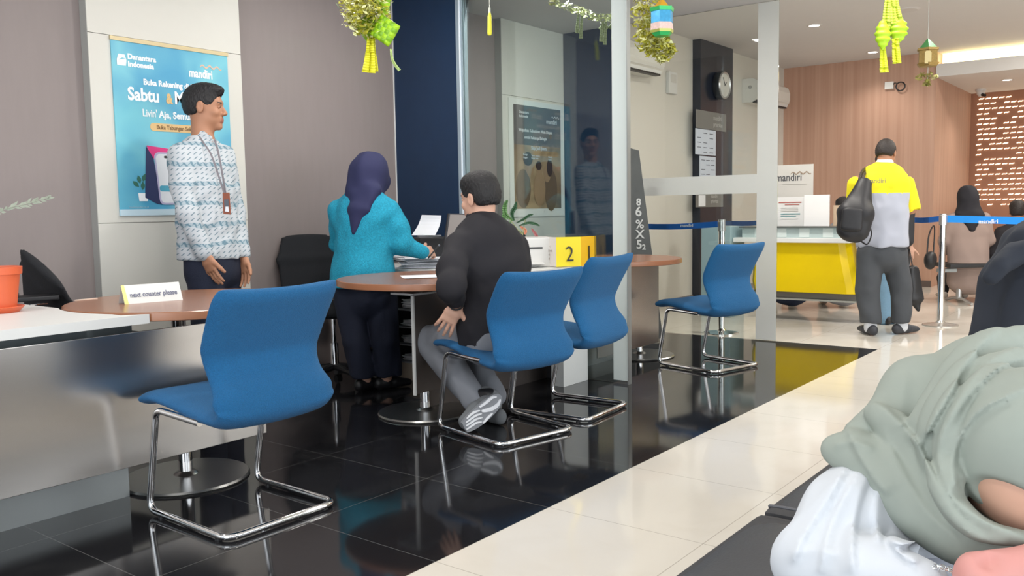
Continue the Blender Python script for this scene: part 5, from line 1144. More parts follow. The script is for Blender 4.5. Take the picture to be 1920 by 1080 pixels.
S = SDF(); cc0 = P(381, 268, d); S.cone(P(377, 273, d), P(384, 256, d), (.070, .066), (.060, .062), r, k=.01); S.cone(P(376, 277, d), P(389, 248, d), (.056, .056), (.052, .054), r, k=.004, op='s'); S.ell(P(418, 258, d-.02), (.05, .05, .018), k=.006, op='s')
put('collar', [S.mesh(.0045)], pm, M_batik)
S = SDF(); S.loft([(P(396, 470, d), (.165, .115)), (P(398, 510, d), (.165, .12))], r); S.path([hR, kR, aR], [.095, .078, .068]); S.path([hL, kL, aL], [.095, .078, .068]); S.post.append(folds(.004, (0, 0, 1), 50, 2)); S.cut(aR+UP*.0, -UP)
put('trousers', [S.mesh(.011)], pm, M_dknavy, it=2)
for a_ in (aR, aL):
    S = SDF(); shoe(S, a_, a_+f*.2); put('shoe', [S.mesh(.008)], pm, M_black)
fr = lambda x, y, o=0: P(x, y, d-.10-o)
b = MB()
for pts in ([P(374, 256, d-.075), P(382, 268, d-.10), P(396, 290, d-.125), P(410, 330, d-.125), P(421, 364, d-.11)], [P(402, 262, d-.03), P(408, 280, d-.07), P(416, 320, d-.09), P(423, 364, d-.10)]):
    sp = smooth_path(pts, 6)
    for p, q in zip(sp, sp[1:]): b.quad(p-CR*.005, p+CR*.005, q+CR*.005, q-CR*.005); b.quad(p-CR*.005-CF*.002, p+CR*.005-CF*.002, q+CR*.005-CF*.002, q-CR*.005-CF*.002)
b.build('lanyard', mat('grey_lanyard', (.22, .20, .22), .6), pm)
bx_ = thing('id_badge', 'rust coloured badge holder hanging on the lanyard of the man in batik shirt', 'badge', P(424, 380, d-.11))
n_ = f; u_ = (CR*.9-CF*.35).normalized()
b = MB(); b.prism([(-.022, -.055), (.024, -.06), (.022, .055), (-.020, .055)], P(425, 381, d-.125), u_, UP, .004); b.build('holder', mat('rust_leather', (.30, .09, .05), .5), bx_)
b = MB(); b.prism([(-.014, -.045), (.014, -.047), (.014, .02), (-.014, .02)], P(425, 381, d-.130), u_, UP, .002); b.build('card', mat('badge_photo', (.12, .13, .16), .4), bx_)
b = MB(); b.prism([(-.012, -.043), (.013, -.045), (.010, -.018), (-.008, -.018)], P(425, 381, d-.133), u_, UP, .001); b.build('white_field', M_paper, bx_)

# ---- 2 woman in teal jacket and navy hijab
d = 5.42; f = (CF*.82+CR*.57).normalized(); r = f.cross(UP).normalized(); M_teal = mat('teal_tweed', (.012, .30, .45), .9, var=.55, vscale=110, bump=.6, bscale=180)
M_hijab = mat('navy_hijab_cloth', (.018, .020, .072), .85, var=.1)
pw = person('woman in teal jacket and navy headscarf standing bent over papers, seen from behind', (3.75, 3.95, 0))
nb0 = P(684, 365, d); hc = P(697, 326, d+.02)
parts, mf, L, e3 = head_parts(hc, CF*.6+CR*.72-UP*.35, UP+CR*.25, .98, .005, neck=nb0)
B = SDF(); B.loft([(P(682, 372, d), (.12, .07)), (P(682, 440, d), (.14, .10)), (P(685, 540, d), (.16, .11))], r)
sL, eL, wL = P(634, 395, d+.05), P(636, 458, d+.16), P(690, 478, d+.30); sR, eR, wR = P(728, 393, d-.03), P(754, 458, d-.03), P(795, 473, d+.02)
B.path([sL, eL, wL], [.042, .035, .026]); B.path([sR, eR, wR], [.042, .035, .026])
hL_, kL_, aL_ = P(660, 550, d), P(672, 640, d-.02), P(684, 716, d+.02); hR_, kR_, aR_ = P(712, 550, d), P(718, 640, d-.02), P(724, 712, d+.06)
B.path([hL_, kL_, aL_], [.075, .05, .04]); B.path([hR_, kR_, aR_], [.075, .05, .04]); parts.append(B.mesh(.013))
H = SDF(); H.cap(P(785, 472, d), wR, .03, .026); hand_sdf(H, wR, P(808, 471, d+.08)-wR, -UP+CR*.3, CF*.3-CR*.2+UP*.5, curl=.62, s=.98, thumb_out=.6, thumb_curl=.5); parts.append(H.mesh(.0038))
put('body', parts, pw, [M_skin2, M_lip, M_hair], matfn=mf)
S = SDF(); S.loft([(P(680, 364, d), (.10, .075)), (P(680, 382, d), (.175, .11)), (P(680, 410, d), (.200, .135)), (P(682, 445, d), (.182, .142)), (P(682, 478, d), (.178, .15)), (P(681, 510, d), (.205, .172)), (P(677, 541, d), (.222, .185))], r, k=.04)
S.path([sL, eL, wL], [.066, .058, .048], k=.03); S.path([sR, sR.lerp(eR, .55)+CR*.012, eR, wR-CR*.01], [.072, .070, .066, .046], k=.035); S.cut(P(676, 539, d), (-.03, 0, -1), .004)
S.post += [creases(.007, (.3, .2, .8), 13, 2), folds(.004, (.8, -.4, .6), 60, 5)]; put('jacket', [S.mesh(.009)], pw, M_teal, it=2)
S = SDF(); S.ell(P(691, 322, d+.01), (.112, .112, .125), k=.03); S.cone(P(700, 318, d+.03), P(712, 340, d+.08), (.10, .10), (.075, .07), r, k=.03); S.cone(P(690, 330, d), P(682, 362, d-.02), (.108, .112), (.125, .105), r, k=.04)
S.cone(P(683, 360, d-.06), P(672, 395, d-.115), (.125, .055), (.080, .045), r, k=.03); S.cone(P(672, 395, d-.115), P(664, 436, d-.145), (.080, .045), (.014, .018), r, k=.02); S.cone(P(690, 362, d+.06), P(690, 385, d+.14), (.13, .05), (.09, .03), r, k=.03)
S.post += [folds(.005, (-.1, 0, 1), 60, 4)]; put('headscarf', [S.mesh(.0075)], pw, M_hijab, it=2)
S = SDF(); S.loft([(P(682, 520, d), (.170, .13)), (P(686, 560, d), (.180, .14))], r); S.path([hL_-CR*.01, kL_-CR*.012, aL_+UP*.05-CR*.012], [.105, .084, .084], k=.01); S.path([hR_, kR_+CR*.012, aR_+UP*.05+CR*.015], [.105, .084, .084], k=.01); S.post.append(folds(.006, (0, 0, 1), 48, 7)); S.cut(aL_+UP*.03, -UP)
put('trousers', [S.mesh(.011)], pw, M_dknavy, it=2)
for a_, df in ((aL_, f), (aR_, (f+CR*.8).normalized())):
    a_ = Vector((a_.x, a_.y, .08)); S = SDF(); shoe(S, a_, a_+df*.2, .9); S.cone(Vector((a_.x, a_.y, .05))-df*.045, Vector((a_.x, a_.y, .0))-df*.045, (.012, .012), (.010, .010), r, k=.01); put('shoe', [S.mesh(.007)], pw, M_black)
pn = thing('pen', 'dark pen in the right hand of the woman in the teal jacket', 'pen', P(812, 470, d))
b = MB(); b.tube([P(803, 484, d+.03), P(822, 461, d+.06)], .0045, 8); b.build('barrel', M_black, pn); b = MB(); b.tube([P(822, 461, d+.06), P(824, 458.5, d+.062)], .005, 8); b.build('cap', M_chrome, pn)

# ---- 3 seated man in black shirt
d = 4.40; f = (CF*.79-CR*.61).normalized(); r = f.cross(UP).normalized(); M_bsh = mat('black_cotton_shirt', (.011, .010, .014), .85, var=.15); M_gtr = mat('grey_trousers', (.20, .21, .235), .85, var=.08)
ps_ = person('man in black shirt and grey trousers sitting on a blue chair, hand on hip', (3.43, 2.7, .45))
nb0 = P(902, 428, d); hc = P(899, 374, d+.02)
parts, mf, L, e3 = head_parts(hc, CF*.62-CR*.78-UP*.10, UP-CR*.03-CF*.02, 1.04, .0042, neck=nb0)
B = SDF(); B.loft([(P(906, 438, d), (.13, .07)), (P(918, 500, d), (.17, .10)), (P(928, 620, d), (.15, .11))], r)
sL, eL, wL = P(860, 462, d-.12), P(846, 538, d-.30), P(857, 572, d-.16); sR, eR, wR = P(966, 462, d+.12), P(978, 560, d+.14), P(940, 590, d+.36)
B.path([sL, eL, wL], [.045, .038, .028]); B.path([sR, eR, wR], [.045, .038, .028])
hpL, knL, anL = P(912, 634, d-.08), P(806, 640, 4.62), P(893, 752, 4.40); hpR, knR, anR = P(965, 640, d+.12), P(868, 636, 4.86), P(925, 742, 4.62)
B.path([hpL, knL, anL], [.07, .05, .038]); B.path([hpR, knR, anR], [.07, .05, .038]); parts.append(B.mesh(.012))
H = SDF(); H.cap(eL.lerp(wL, .45), wL, .037, .028, k=.012); hd = (P(838, 606, d-.14)-wL); hand_sdf(H, wL, hd, CF*.8-UP*.1, (P(893, 602, d-.14)-wL), curl=.20, s=1.08, spread=.18, thumb_out=1.05, thumb_curl=.05); parts.append(H.mesh(.0034))
H = SDF(); hand_sdf(H, wR, f+CR*-.2, -UP, -r, curl=.3, s=1.05); parts.append(H.mesh(.005))
put('body', parts, ps_, [M_skin2, M_lip, M_hair], matfn=mf)
put('hair', [hair_part(L, e3, 1.04, 'thick')], ps_, M_hair)
S = SDF(); S.loft([(P(903, 420, d), (.080, .070)), (P(907, 436, d), (.155, .100)), (P(912, 458, d), (.205, .125)), (P(919, 500, d), (.212, .140)), (P(925, 560, d), (.200, .142)), (P(930, 610, d), (.205, .150)), (P(932, 648, d), (.205, .150))], r, k=.035)
S.path([sL, sL.lerp(eL, .55)-CR*.012, eL, eL.lerp(wL, .55)], [.074, .070, .066, .055], k=.035); S.path([sR, eR, wR], [.072, .06, .046], k=.035)
S.ell(P(896, 412, d+.02), (.060, .060, .035), k=.012, op='s'); S.cut((0, 0, .435), -UP, .01)
S.post += [creases(.006, (.4, .3, .7), 14, 3), folds(.004, (.9, -.3, .4), 55, 6)]; put('shirt', [S.mesh(.0075)], ps_, M_bsh, it=2)
S = SDF(); S.cone(P(904, 424, d), P(896, 408, d+.005), (.068, .066), (.060, .060), r, k=.01); S.cone(P(906, 428, d), P(895, 402, d+.005), (.056, .054), (.053, .053), r, k=.003, op='s'); put('collar', [S.mesh(.004)], ps_, M_bsh)
S = SDF(); S.loft([(P(930, 618, d), (.175, .13)), (P(930, 640, d), (.185, .14))], r); S.path([hpL, hpL.lerp(knL, .5)+UP*.01, knL, knL.lerp(anL, .5), anL], [.100, .096, .080, .076, .066], k=.03); S.path([hpR, knR, anR], [.100, .080, .066], k=.03)
S.cut((0, 0, .0), -UP); S.post += [creases(.005, (.3, .6, .3), 16, 8), folds(.004, (0, .4, 1), 60, 2)]; put('trousers', [S.mesh(.0085)], ps_, M_gtr, it=2)
# left trainer tucked under the chair with its sole towards the viewer
def trainer(heel, toe, soleN, parent, s=1.0):
    ax = (toe-heel).normalized(); sn = (soleN-ax*soleN.dot(ax)).normalized(); sd = ax.cross(sn); Lh = (toe-heel).length
    S = SDF(); S.cone(heel-sn*.045, heel+ax*Lh*.5-sn*.045, (.034, .046), (.040, .042), sd, k=.02); S.cone(heel+ax*Lh*.5-sn*.042, toe-ax*.03-sn*.03, (.046, .040), (.038, .026), sd, k=.02); S.cap(heel-sn*.06+ax*.01, heel-sn*.11, .042, .042, k=.02); S.cut(heel-sn*.004, sn, .003)
    put('trainer', [S.mesh(.006)], parent, mat('trainer_grey_knit', (.16, .17, .18), .8))
    def outline(g, w0=1.0):
        out = []
        for i in range(28):
            t = i/28*2*PI; a = (1-math.cos(t))/2*Lh*1.06-.015; hw = (.034+.014*math.sin(min(1, a/Lh)*PI*.85+.35))*math.sqrt(max(0, 1-((a-Lh*.5)/(Lh*.56))**6)); hw *= w0
            out.append((a, hw*(1 if t < PI else -1)*(1 if abs(math.sin(t)) > .02 else .05)+.004*math.sin(a/Lh*PI)))
        return out
    o = heel+ax*0
    b = MB(); b.prism(outline(0), heel-sn*.004, ax, sd if ax.cross(sd).dot(sn) > 0 else sd*-1, .016); so = b.build('sole', mat('sole_grey', (.24, .25, .27), .6), parent)
    v = sd if ax.cross(sd).dot(sn) > 0 else sd*-1
    b = MB()
    def wav(pts, wd):
        sp = smooth_path([heel+ax*a*Lh+v*c+sn*.014 for a, c in pts], 6); prevv = None; N = len(sp)
        for i, p in enumerate(sp):
            t_ = (sp[min(i+1, N-1)]-sp[max(i-1, 0)]).normalized(); s_ = t_.cross(sn).normalized(); w_ = wd*(math.sin(PI*(i+.4)/(N-.2))**.6+.12); cur = (p-s_*w_-sn*.003, p-s_*w_*.7+sn*.004, p+s_*w_*.7+sn*.004, p+s_*w_-sn*.003)
            if prevv:
                for j in range(3): b.quad(prevv[j], prevv[j+1], cur[j+1], cur[j])
            prevv = cur
    for pts, wd in (([(.00, .005), (.10, .020), (.25, .018), (.42, .0), (.50, -.012)], .010), ([(.05, -.018), (.15, -.030), (.32, -.030), (.5, -.035)], .007), ([(.60, .035), (.72, .020), (.82, .016), (.98, .012)], .005), ([(.55, .018), (.68, .004), (.80, .0), (.95, -.004)], .005), ([(.52, .0), (.64, -.012), (.76, -.016), (.92, -.018)], .005), ([(.52, -.02), (.62, -.030), (.74, -.034), (.86, -.032)], .005), ([(.30, .036), (.45, .040), (.6, .046)], .006)): wav(pts, wd)
    b.build('tread', mat('tread_white', (.80, .81, .84), .6), parent)
trainer(P(934, 746, 4.33), P(868, 802, 4.22), (-CF*.93+CR*.25-UP*.18), ps_)
anR2 = Vector((anR.x, anR.y, 0)); S = SDF(); S.cap(anR, anR-UP*.05, .05, .045); shoe(S, P(925, 770, 4.55), P(925, 770, 4.55)+f*.2, 1.0); put('trainer', [S.mesh(.007)], ps_, mat('trainer_grey_knit', (.16, .17, .18), .8))
S = SDF(); S.path([anL+UP*.02, P(918, 742, 4.36)], [.040, .038]); put('sock', [S.mesh(.008)], ps_, M_black)
wd_ = (wL-eL).normalized(); ctr = wL-wd_*.012; u_ = wd_.orthogonal().normalized(); v_ = wd_.cross(u_); b = MB(); b.tube([ctr+(u_*math.cos(i*PI/10)+v_*math.sin(i*PI/10))*.034 for i in range(20)], .0045, 8, closed=True); b.build('bracelet', M_black, ps_, True)

# ---- 4 standing man in yellow and white shirt, and his backpack
d = 7.42; f = (CF*.93+CR*.3).normalized(); r = f.cross(UP).normalized(); M_ysh = mat('yellow_polo', (.86, .74, .01), .8, var=.04); M_wsh = mat('pale_grey_polo', (.40, .42, .49), .8, var=.04); M_char = mat('charcoal_trousers', (.055, .060, .068), .85, var=.15)
py = person('man in yellow and pale grey polo with black backpack standing at the yellow counter', (7.75, 1.95, 0))
nb0 = P(1657, 316, d); parts, mf, L, e3 = head_parts(P(1661, 290, d+.02), CF*.75+CR*.6-UP*.35, UP+CR*.12+CF*.15, .98, .006, neck=nb0)
B = SDF(); B.loft([(P(1657, 325, d), (.13, .08)), (P(1655, 400, d), (.15, .10)), (P(1653, 465, d), (.15, .11))], r)
sR, eR, wR = P(1702, 340, d-.02), P(1709, 392, d+.02), P(1695, 402, d+.25); sL, eL, wL = P(1608, 340, d+.03), P(1603, 395, d+.08), P(1630, 402, d+.32)
B.path([sR, eR, wR], [.048, .040, .028]); B.path([sL, eL, wL], [.048, .040, .028])
hL_, kL_, aL_ = P(1632, 475, d), P(1627, 545, d), P(1632, 612, d-.02); hR_, kR_, aR_ = P(1676, 475, d), P(1690, 545, d), P(1690, 611, d)
B.path([hL_, kL_, aL_], [.08, .055, .042]); B.path([hR_, kR_, aR_], [.08, .055, .042]); parts.append(B.mesh(.012))
for w_, sd in ((wR, -1), (wL, 1)):
    H = SDF(); hand_sdf(H, w_, f*.8-r*.5*(-sd)*-1, -UP*.5+r*sd*.5, UP, curl=.5, s=1.0); parts.append(H.mesh(.006))
put('body', parts, py, [M_skin, M_lip, M_hair], matfn=mf); put('hair', [hair_part(L, e3, .98, 'short', .005)], py, mat('dark_brown_hair', (.018, .012, .010), .6, bump=.5, bscale=120))
zy = P(1656, 363, d).z
S = SDF(); S.loft([(P(1657, 320, d), (.10, .075)), (P(1657, 328, d), (.175, .11)), (P(1656, 345, d), (.215, .13)), (P(1656, 400, d), (.200, .14)), (P(1654, 455, d), (.205, .148)), (P(1654, 466, d), (.208, .15))], r, k=.03); S.cut(P(1654, 463, d), -UP); S.ell(P(1658, 314, d), (.065, .065, .035), k=.012, op='s'); S.post += [folds(.006, (0, .2, 1), 30, 4), folds(.003, (.7, 0, .7), 60, 1)]
put('shirt', [S.mesh(.010)], py, [M_wsh, M_ysh], it=2, matfn=lambda Q: (Q[:, 2] > zy).astype(int))
for s_, e_, k_ in ((sR, eR, 1), (sL, eL, 1)):
    S = SDF(); S.cone(s_+(e_-s_)*.10-r*.012*k_*(1 if k_ else 1), s_.lerp(e_, .92), (.068, .070), (.074, .072), r, k=.02); S.cone(s_.lerp(e_, .80), s_.lerp(e_, 1.1), (.050, .050), (.062, .062), r, k=.004, op='s'); S.post.append(folds(.003, (0, 0, 1), 50, 2)); put('sleeve', [S.mesh(.009)], py, M_ysh, it=2)
S = SDF(); S.cone(P(1655, 321, d), P(1659, 307, d), (.098, .088), (.070, .066), r, k=.01); S.cone(P(1655, 326, d), P(1660, 304, d), (.058, .056), (.056, .054), r, k=.003, op='s'); put('collar', [S.mesh(.006)], py, mat('collar_white', (.72, .70, .70), .7))
lp = P(1642, 343, d-.136); text('lettering', 'mandiri', .052, lp+CR*-.085+UP*.0, r, UP, mat('shirt_print_grey', (.30, .27, .12), .7), py, .001, ext=.004)
S = SDF(); S.loft([(P(1654, 455, d), (.175, .13)), (P(1654, 480, d), (.19, .145))], r); S.path([hL_, kL_, aL_+UP*.02], [.112, .096, .086], k=.012); S.path([hR_, kR_, aR_+UP*.02], [.112, .090, .080], k=.012); S.post += [creases(.010, (0.1, 0, 1), 12, 5), folds(.005, (.5, .3, .6), 40, 9)]; S.cut(P(1650, 606, d), -UP, .006); put('trousers', [S.mesh(.012)], py, M_char, it=2)
for a_, df in ((aL_, (f-CR*.35)), (aR_, (f*.55+CR*.9))):
    S = SDF(); S.cap(Vector((a_.x, a_.y, .06)), Vector((a_.x, a_.y, .17)), .052, .055); put('sock', [S.mesh(.009)], py, mat('sock_white', (.6, .62, .66), .8))
    S = SDF(); shoe(S, Vector((a_.x, a_.y, .1)), Vector((a_.x, a_.y, .1))+df*.2, 1.05); put('shoe', [S.mesh(.009)], py, mat('dark_trainer', (.035, .037, .045), .6))
bp = thing('backpack', 'black teardrop backpack slung on the left shoulder of the man in yellow', 'backpack', P(1600, 400, d-.25))
M_bp = mat('black_nylon', (.012, .012, .015), .55, var=.3, vscale=30)
S = SDF(); S.cone(P(1621, 345, d-.20), P(1604, 400, d-.26), (.055, .05), (.135, .095), r, k=.05); S.cone(P(1604, 400, d-.26), P(1598, 435, d-.26), (.135, .095), (.125, .085), r, k=.05); S.post.append(folds(.008, (.1, 0, 1), 26, 3)); S.post.append(folds(.004, (.6, .2, .4), 50, 6)); put('bag', [S.mesh(.009)], bp, M_bp, it=2)
S = SDF(); S.cone(P(1599, 395, d-.345), P(1596, 428, d-.345), (.080, .03), (.085, .03), r, k=.03); put('front_pocket', [S.mesh(.009)], bp, M_bp, it=2)
strip([P(1618, 358, d-.22), P(1616, 338, d-.19), P(1619, 324, d-.10), P(1626, 318, d+.04)], .034, .026, mat('brown_black_strap', (.045, .030, .025), .6), bp, 'strap'); strip([P(1612, 450, d-.22), P(1626, 458, d-.17), P(1634, 440, d-.16), P(1632, 428, d-.15)], .006, .006, M_bp, bp, 'strap')

# ---- 5 person beyond him in light jeans and black jacket
d = 8.05; f = (CF*.9-CR*.3).normalized(); r = f.cross(UP).normalized()
pj_ = person('person in black jacket and light blue jeans hidden behind the man in yellow', fl(1668, 602))
parts, mf, L, e3 = head_parts(P(1655, 306, d), f, UP, .84, .008, neck=P(1662, 330, d)); B = SDF(); B.loft([(P(1668, 335, d), (.13, .08)), (P(1668, 460, d), (.14, .10))], r); B.path([P(1700, 350, d), P(1706, 410, d), P(1705, 460, d-.05)], [.045, .035, .027]); B.path([P(1640, 350, d), P(1640, 410, d+.1), P(1645, 450, d+.2)], [.045, .035, .027]); parts.append(B.mesh(.014))
H = SDF(); hand_sdf(H, P(1706, 462, d-.05), -UP, CF, CR, s=.95); parts.append(H.mesh(.007)); put('body', parts, pj_, [M_skin2, M_lip, M_hair], matfn=mf); put('hair', [hair_part(L, e3, .84, 'short', .008)], pj_, M_hair)
S = SDF(); S.loft([(P(1668, 330, d), (.10, .08)), (P(1668, 345, d), (.19, .11)), (P(1670, 430, d), (.17, .125)), (P(1670, 490, d), (.18, .13))], r); S.path([P(1698, 350, d), P(1702, 400, d-.05), P(1702, 452, d-.08)], [.06, .055, .05]); S.path([P(1640, 350, d), P(1640, 410, d+.1), P(1645, 450, d+.2)], [.06, .055, .05]); S.post.append(folds(.005, (0, 0, 1), 40)); put('jacket', [S.mesh(.013)], pj_, mat('black_jacket', (.02, .02, .023), .7), it=2)
S = SDF(); S.loft([(P(1668, 470, d), (.15, .12)), (P(1666, 490, d), (.16, .13))], r); S.path([P(1650, 490, d), P(1655, 540, d), P(1657, 594, d)], [.10, .085, .075]); S.path([P(1684, 490, d+.03), P(1668, 540, d+.05), P(1668, 594, d+.05)], [.10, .085, .075]); S.post.append(folds(.005, (0, 0, 1), 40)); put('trousers', [S.mesh(.013)], pj_, mat('light_blue_denim', (.17, .30, .42), .85, var=.12, vscale=60), it=2)
for x, o_ in ((1657, 0), (1668, .05)):
    a_ = P(x, 598, d+o_); S = SDF(); shoe(S, a_, a_+f*.2); put('shoe', [S.mesh(.011)], pj_, M_black)
S = SDF(); q0, q1 = P(1712, 505, d-.15), P(1716, 560, d-.15); S.cone(q0, q1, (.055, .035), (.075, .04), CR, k=.03); S.cone(q1, P(1722, 582, d-.15), (.05, .035), (.02, .02), CR, k=.03); S.post.append(folds(.006, (0, 0, 1), 50))
hb = put('hanging_bag', [S.mesh(.011)], None, M_black, it=2); tag(hb, 'long black bag hanging low at the right side of the man in yellow', 'bag')
b = MB(); b.tube([q0, P(1704, 462, 8.0)], .006, 6); b.build('strap', M_black, hb)

# ---- 6 waiting people in the far hall
def waiting(label, cx, ytop, yseat, d, coat, hairm, hood, sc_=1.0, skin=M_skin, tr=None):
    f = (CF*.97+CR*.12).normalized(); r = f.cross(UP).normalized(); mp = d/FPX; hc = P(cx, ytop, d)-UP*.12*sc_; st = P(cx, yseat, d)
    t = person(label, (st.x, st.y, st.z)); nb_ = hc-UP*.17*sc_-CF*.01
    parts, mf, L, e3 = head_parts(hc, f+CR*.35, UP, sc_, .008, neck=nb_); B = SDF(); B.loft([(nb_-UP*.03, (.13, .08)), (st+UP*.05, (.15, .11))], r)
    for s_ in (-1, 1): B.path([nb_-UP*.06+r*s_*.16, nb_-UP*.30+r*s_*.21, nb_-UP*.42+r*s_*.12+f*.2], [.045, .035, .026]); B.path([st+r*s_*.09, st+r*s_*.11+f*.42, Vector(((st+r*s_*.11+f*.42).x, (st+r*s_*.11+f*.42).y, .07))], [.07, .05, .04])
    parts.append(B.mesh(.014))
    for s_ in (-1, 1):
        H = SDF(); hand_sdf(H, nb_-UP*.42+r*s_*.12+f*.2, f-r*s_*.4-UP*.2, -UP, -r*s_, s=.95); parts.append(H.mesh(.008))
    put('body', parts, t, [skin, M_lip, M_hair], matfn=mf)
    if hood:
        S = SDF(); S.ell(hc+UP*.02, (.105, .11, .125)); S.cone(hc-UP*.03-f*.03, nb_-UP*.02-f*.02, (.09, .10), (.16, .12), r, k=.05); S.cone(nb_-UP*.02-f*.10, nb_-UP*.17-f*.13, (.13, .05), (.04, .03), r, k=.05); S.ell(hc+f*.12, (.07, .07, .09), k=.02, op='s'); S.post.append(folds(.004, (0, 0, 1), 50)); put('headscarf', [S.mesh(.011)], t, hairm, it=2)
    else: put('hair', [hair_part(L, e3, sc_, 'thick', .008)], t, hairm)
    S = SDF(); S.loft([(nb_-UP*.0, (.09, .08)), (nb_-UP*.05, (.18, .11)), (nb_-UP*.2, (.215, .135)), (st+UP*.12, (.21, .15)), (st, (.22, .16))], r, k=.04)
    for s_ in (-1, 1): S.path([nb_-UP*.06+r*s_*.17, nb_-UP*.30+r*s_*.235, nb_-UP*.42+r*s_*.14+f*.18], [.07, .065, .05])
    S.post.append(folds(.006, (0, 0, 1), 36)); put('coat', [S.mesh(.013)], t, coat, it=2)
    S = SDF()
    for s_ in (-1, 1): k_ = st+r*s_*.11+f*.42; S.path([st+r*s_*.09, k_, Vector((k_.x, k_.y, .10))], [.09, .07, .06])
    put('trousers', [S.mesh(.014)], t, tr or mat('black_trousers', (.015, .015, .018), .85), it=2)
    for s_ in (-1, 1):
        k_ = st+r*s_*.11+f*.42; S = SDF(); shoe(S, Vector((k_.x, k_.y, .08)), Vector((k_.x, k_.y, .08))+f*.2, .95); put('shoe', [S.mesh(.012)], t, mat('cream_shoe', (.45, .38, .32), .6))
    return t
waiting('person in beige coat and black headscarf seated in the far hall', 1815, 351, 526, 9.7, mat('beige_coat', (.30, .22, .19), .85), mat('black_scarf', (.014, .013, .018), .85), True)
waiting('dark-haired person in black jacket seated at the right edge of the far hall', 1908, 378, 530, 9.9, mat('black_coat', (.016, .014, .018), .8), mat('dark_brown_hair', (.018, .012, .010), .6), False)
waiting('customer seated behind the yellow counter, only legs and shoes visible below it', 1482, 338, 545, 9.35, mat('navy_jacket', (.02, .03, .07), .8), M_hair, False)
waiting('second customer behind the yellow counter, only cream trousers and shoes visible below it', 1582, 372, 545, 9.35, mat('grey_top', (.25, .25, .27), .8), M_hair, False, tr=mat('cream_trousers', (.50, .42, .36), .85))
hbg = SDF(); hbg.ell(P(1745, 488, 9.45), (.09, .06, .10)); hbg.post.append(folds(.006, (0, 0, 1), 40)); o = put('handbag', [hbg.mesh(.010)], None, M_black); tag(o, 'small black handbag left of the person in beige coat', 'bag'); b = MB(); b.tube(smooth_path([P(1738, 478, 9.45), P(1742, 440, 9.5), P(1752, 425, 9.6), P(1750, 478, 9.45)]), .008, 6); b.build('strap', M_black, o)

# ---- 7 person in dark navy at the right edge, middle distance
d = 4.65; f = (CF*.5+CR*.8).normalized(); r = f.cross(UP).normalized(); M_dn = mat('dark_blue_grey_cloth', (.016, .021, .033), .85, var=.15)
pn_ = person('person in flowing dark navy hooded clothes seated behind the sage headscarf at the right edge', (fl(1950, 640).x, fl(1950, 640).y, .4))
parts, mf, L, e3 = head_parts(P(2010, 392, d+.12), CR*.9-UP*.3+CF*.2, UP, .98, .010, neck=P(1985, 440, d+.05)); B = SDF(); B.loft([(P(1975, 450, d), (.12, .08)), (P(1950, 600, d), (.15, .1))], r); B.path([P(1930, 480, d-.1), P(1960, 570, d-.1), P(2040, 570, d-.1)], [.04, .035, .026]); B.path([P(2010, 480, d+.15), P(2040, 560, d+.2), P(2080, 570, d+.1)], [.04, .035, .026])
H = SDF(); hand_sdf(H, P(2040, 570, d-.1), CR-UP*.2, -UP, CF, s=.95); parts += [B.mesh(.014), H.mesh(.007)]; put('body', parts, pn_, [M_skin2, M_lip, M_hair], matfn=mf)
S = SDF(); S.ell(P(2005, 392, d+.1), (.12, .12, .14)); S.cone(P(1995, 420, d+.05), P(1955, 470, d), (.12, .12), (.20, .16), r, k=.06); S.cone(P(1955, 470, d), P(1935, 540, d), (.22, .17), (.26, .20), r, k=.05); S.cone(P(1935, 540, d), P(1928, 690, d), (.26, .22), (.31, .30), r, k=.05)
S.cone(P(1900, 470, d-.16), P(1858, 520, d-.20), (.05, .05), (.045, .045), r, k=.04); S.cone(P(1940, 455, d-.18), P(1880, 500, d-.22), (.04, .05), (.05, .05), r, k=.04); S.ell(P(2060, 392, d+.1), (.07, .08, .1), k=.02, op='s')
S.post += [creases(.014, (.35, -.45, .9), 10, 2), folds(.006, (.2, 0, 1), 48, 5)]; S.cut((0, 0, .12), -UP); put('robe', [S.mesh(.011)], pn_, M_dn, it=2)
q = fl(1935, 640, 0); st = thing('ottoman', 'low dark seat under the person in dark navy at the right edge', 'seat', (q.x, q.y, 0))
c0 = P(1945, 640, d); b = MB(); b.box((c0.x-.10, c0.y-.10, .03), (c0.x+.10, c0.y+.10, .36), .03); b.build('base', M_leather, st)

# ---- 8 woman in sage headscarf bent forward in the foreground
M_sage = mat('sage_headscarf_cloth', (.295, .330, .290), .8, var=.05, vscale=14); M_shirt = mat('white_blouse', (.60, .63, .67), .8)
pf = person('woman in sage green headscarf and white blouse bent forward on the foreground bench', (1.5, .35, .4))
hf = (-UP*.95+CR*.30-CF*.0).normalized(); hu = (CR*.1-CF*.9-UP*.1).normalized(); hu = (hu-hf*hu.dot(hf)).normalized(); hc = P(1890, 896, 1.428)
parts, mf, L, e3 = head_parts(hc, hf, hu, .98, .0045, neck=P(1945, 800, 1.58), ears=False)
B = SDF(); B.cone(P(1940, 790, 1.6), P(1930, 960, 1.85), (.15, .10), (.15, .11), CR); sL, eL, wL = P(1665, 900, 1.62), P(1530, 1062, 1.52), P(1750, 1098, 1.36); B.path([sL, eL, wL], [.040, .035, .027]); parts.append(B.mesh(.012))
H = SDF(); hand_sdf(H, wL, P(1850, 1125, 1.30)-wL, -UP, -CF+UP*.3, curl=.4, s=.98); parts.append(H.mesh(.0035)); put('body', parts, pf, [M_skin2, M_lip, M_hair], matfn=mf)
S = SDF()
S.ell(P(1935, 838, 1.40), (.122, .122, .125), k=.02)                                       # crown
S.cone(P(2010, 745, 1.72), P(1850, 745, 1.70), (.14, .13), (.118, .105), CF, k=.04)        # back and shoulders
S.cone(P(1850, 745, 1.70), P(1740, 752, 1.67), (.118, .105), (.096, .08), CF, k=.04)
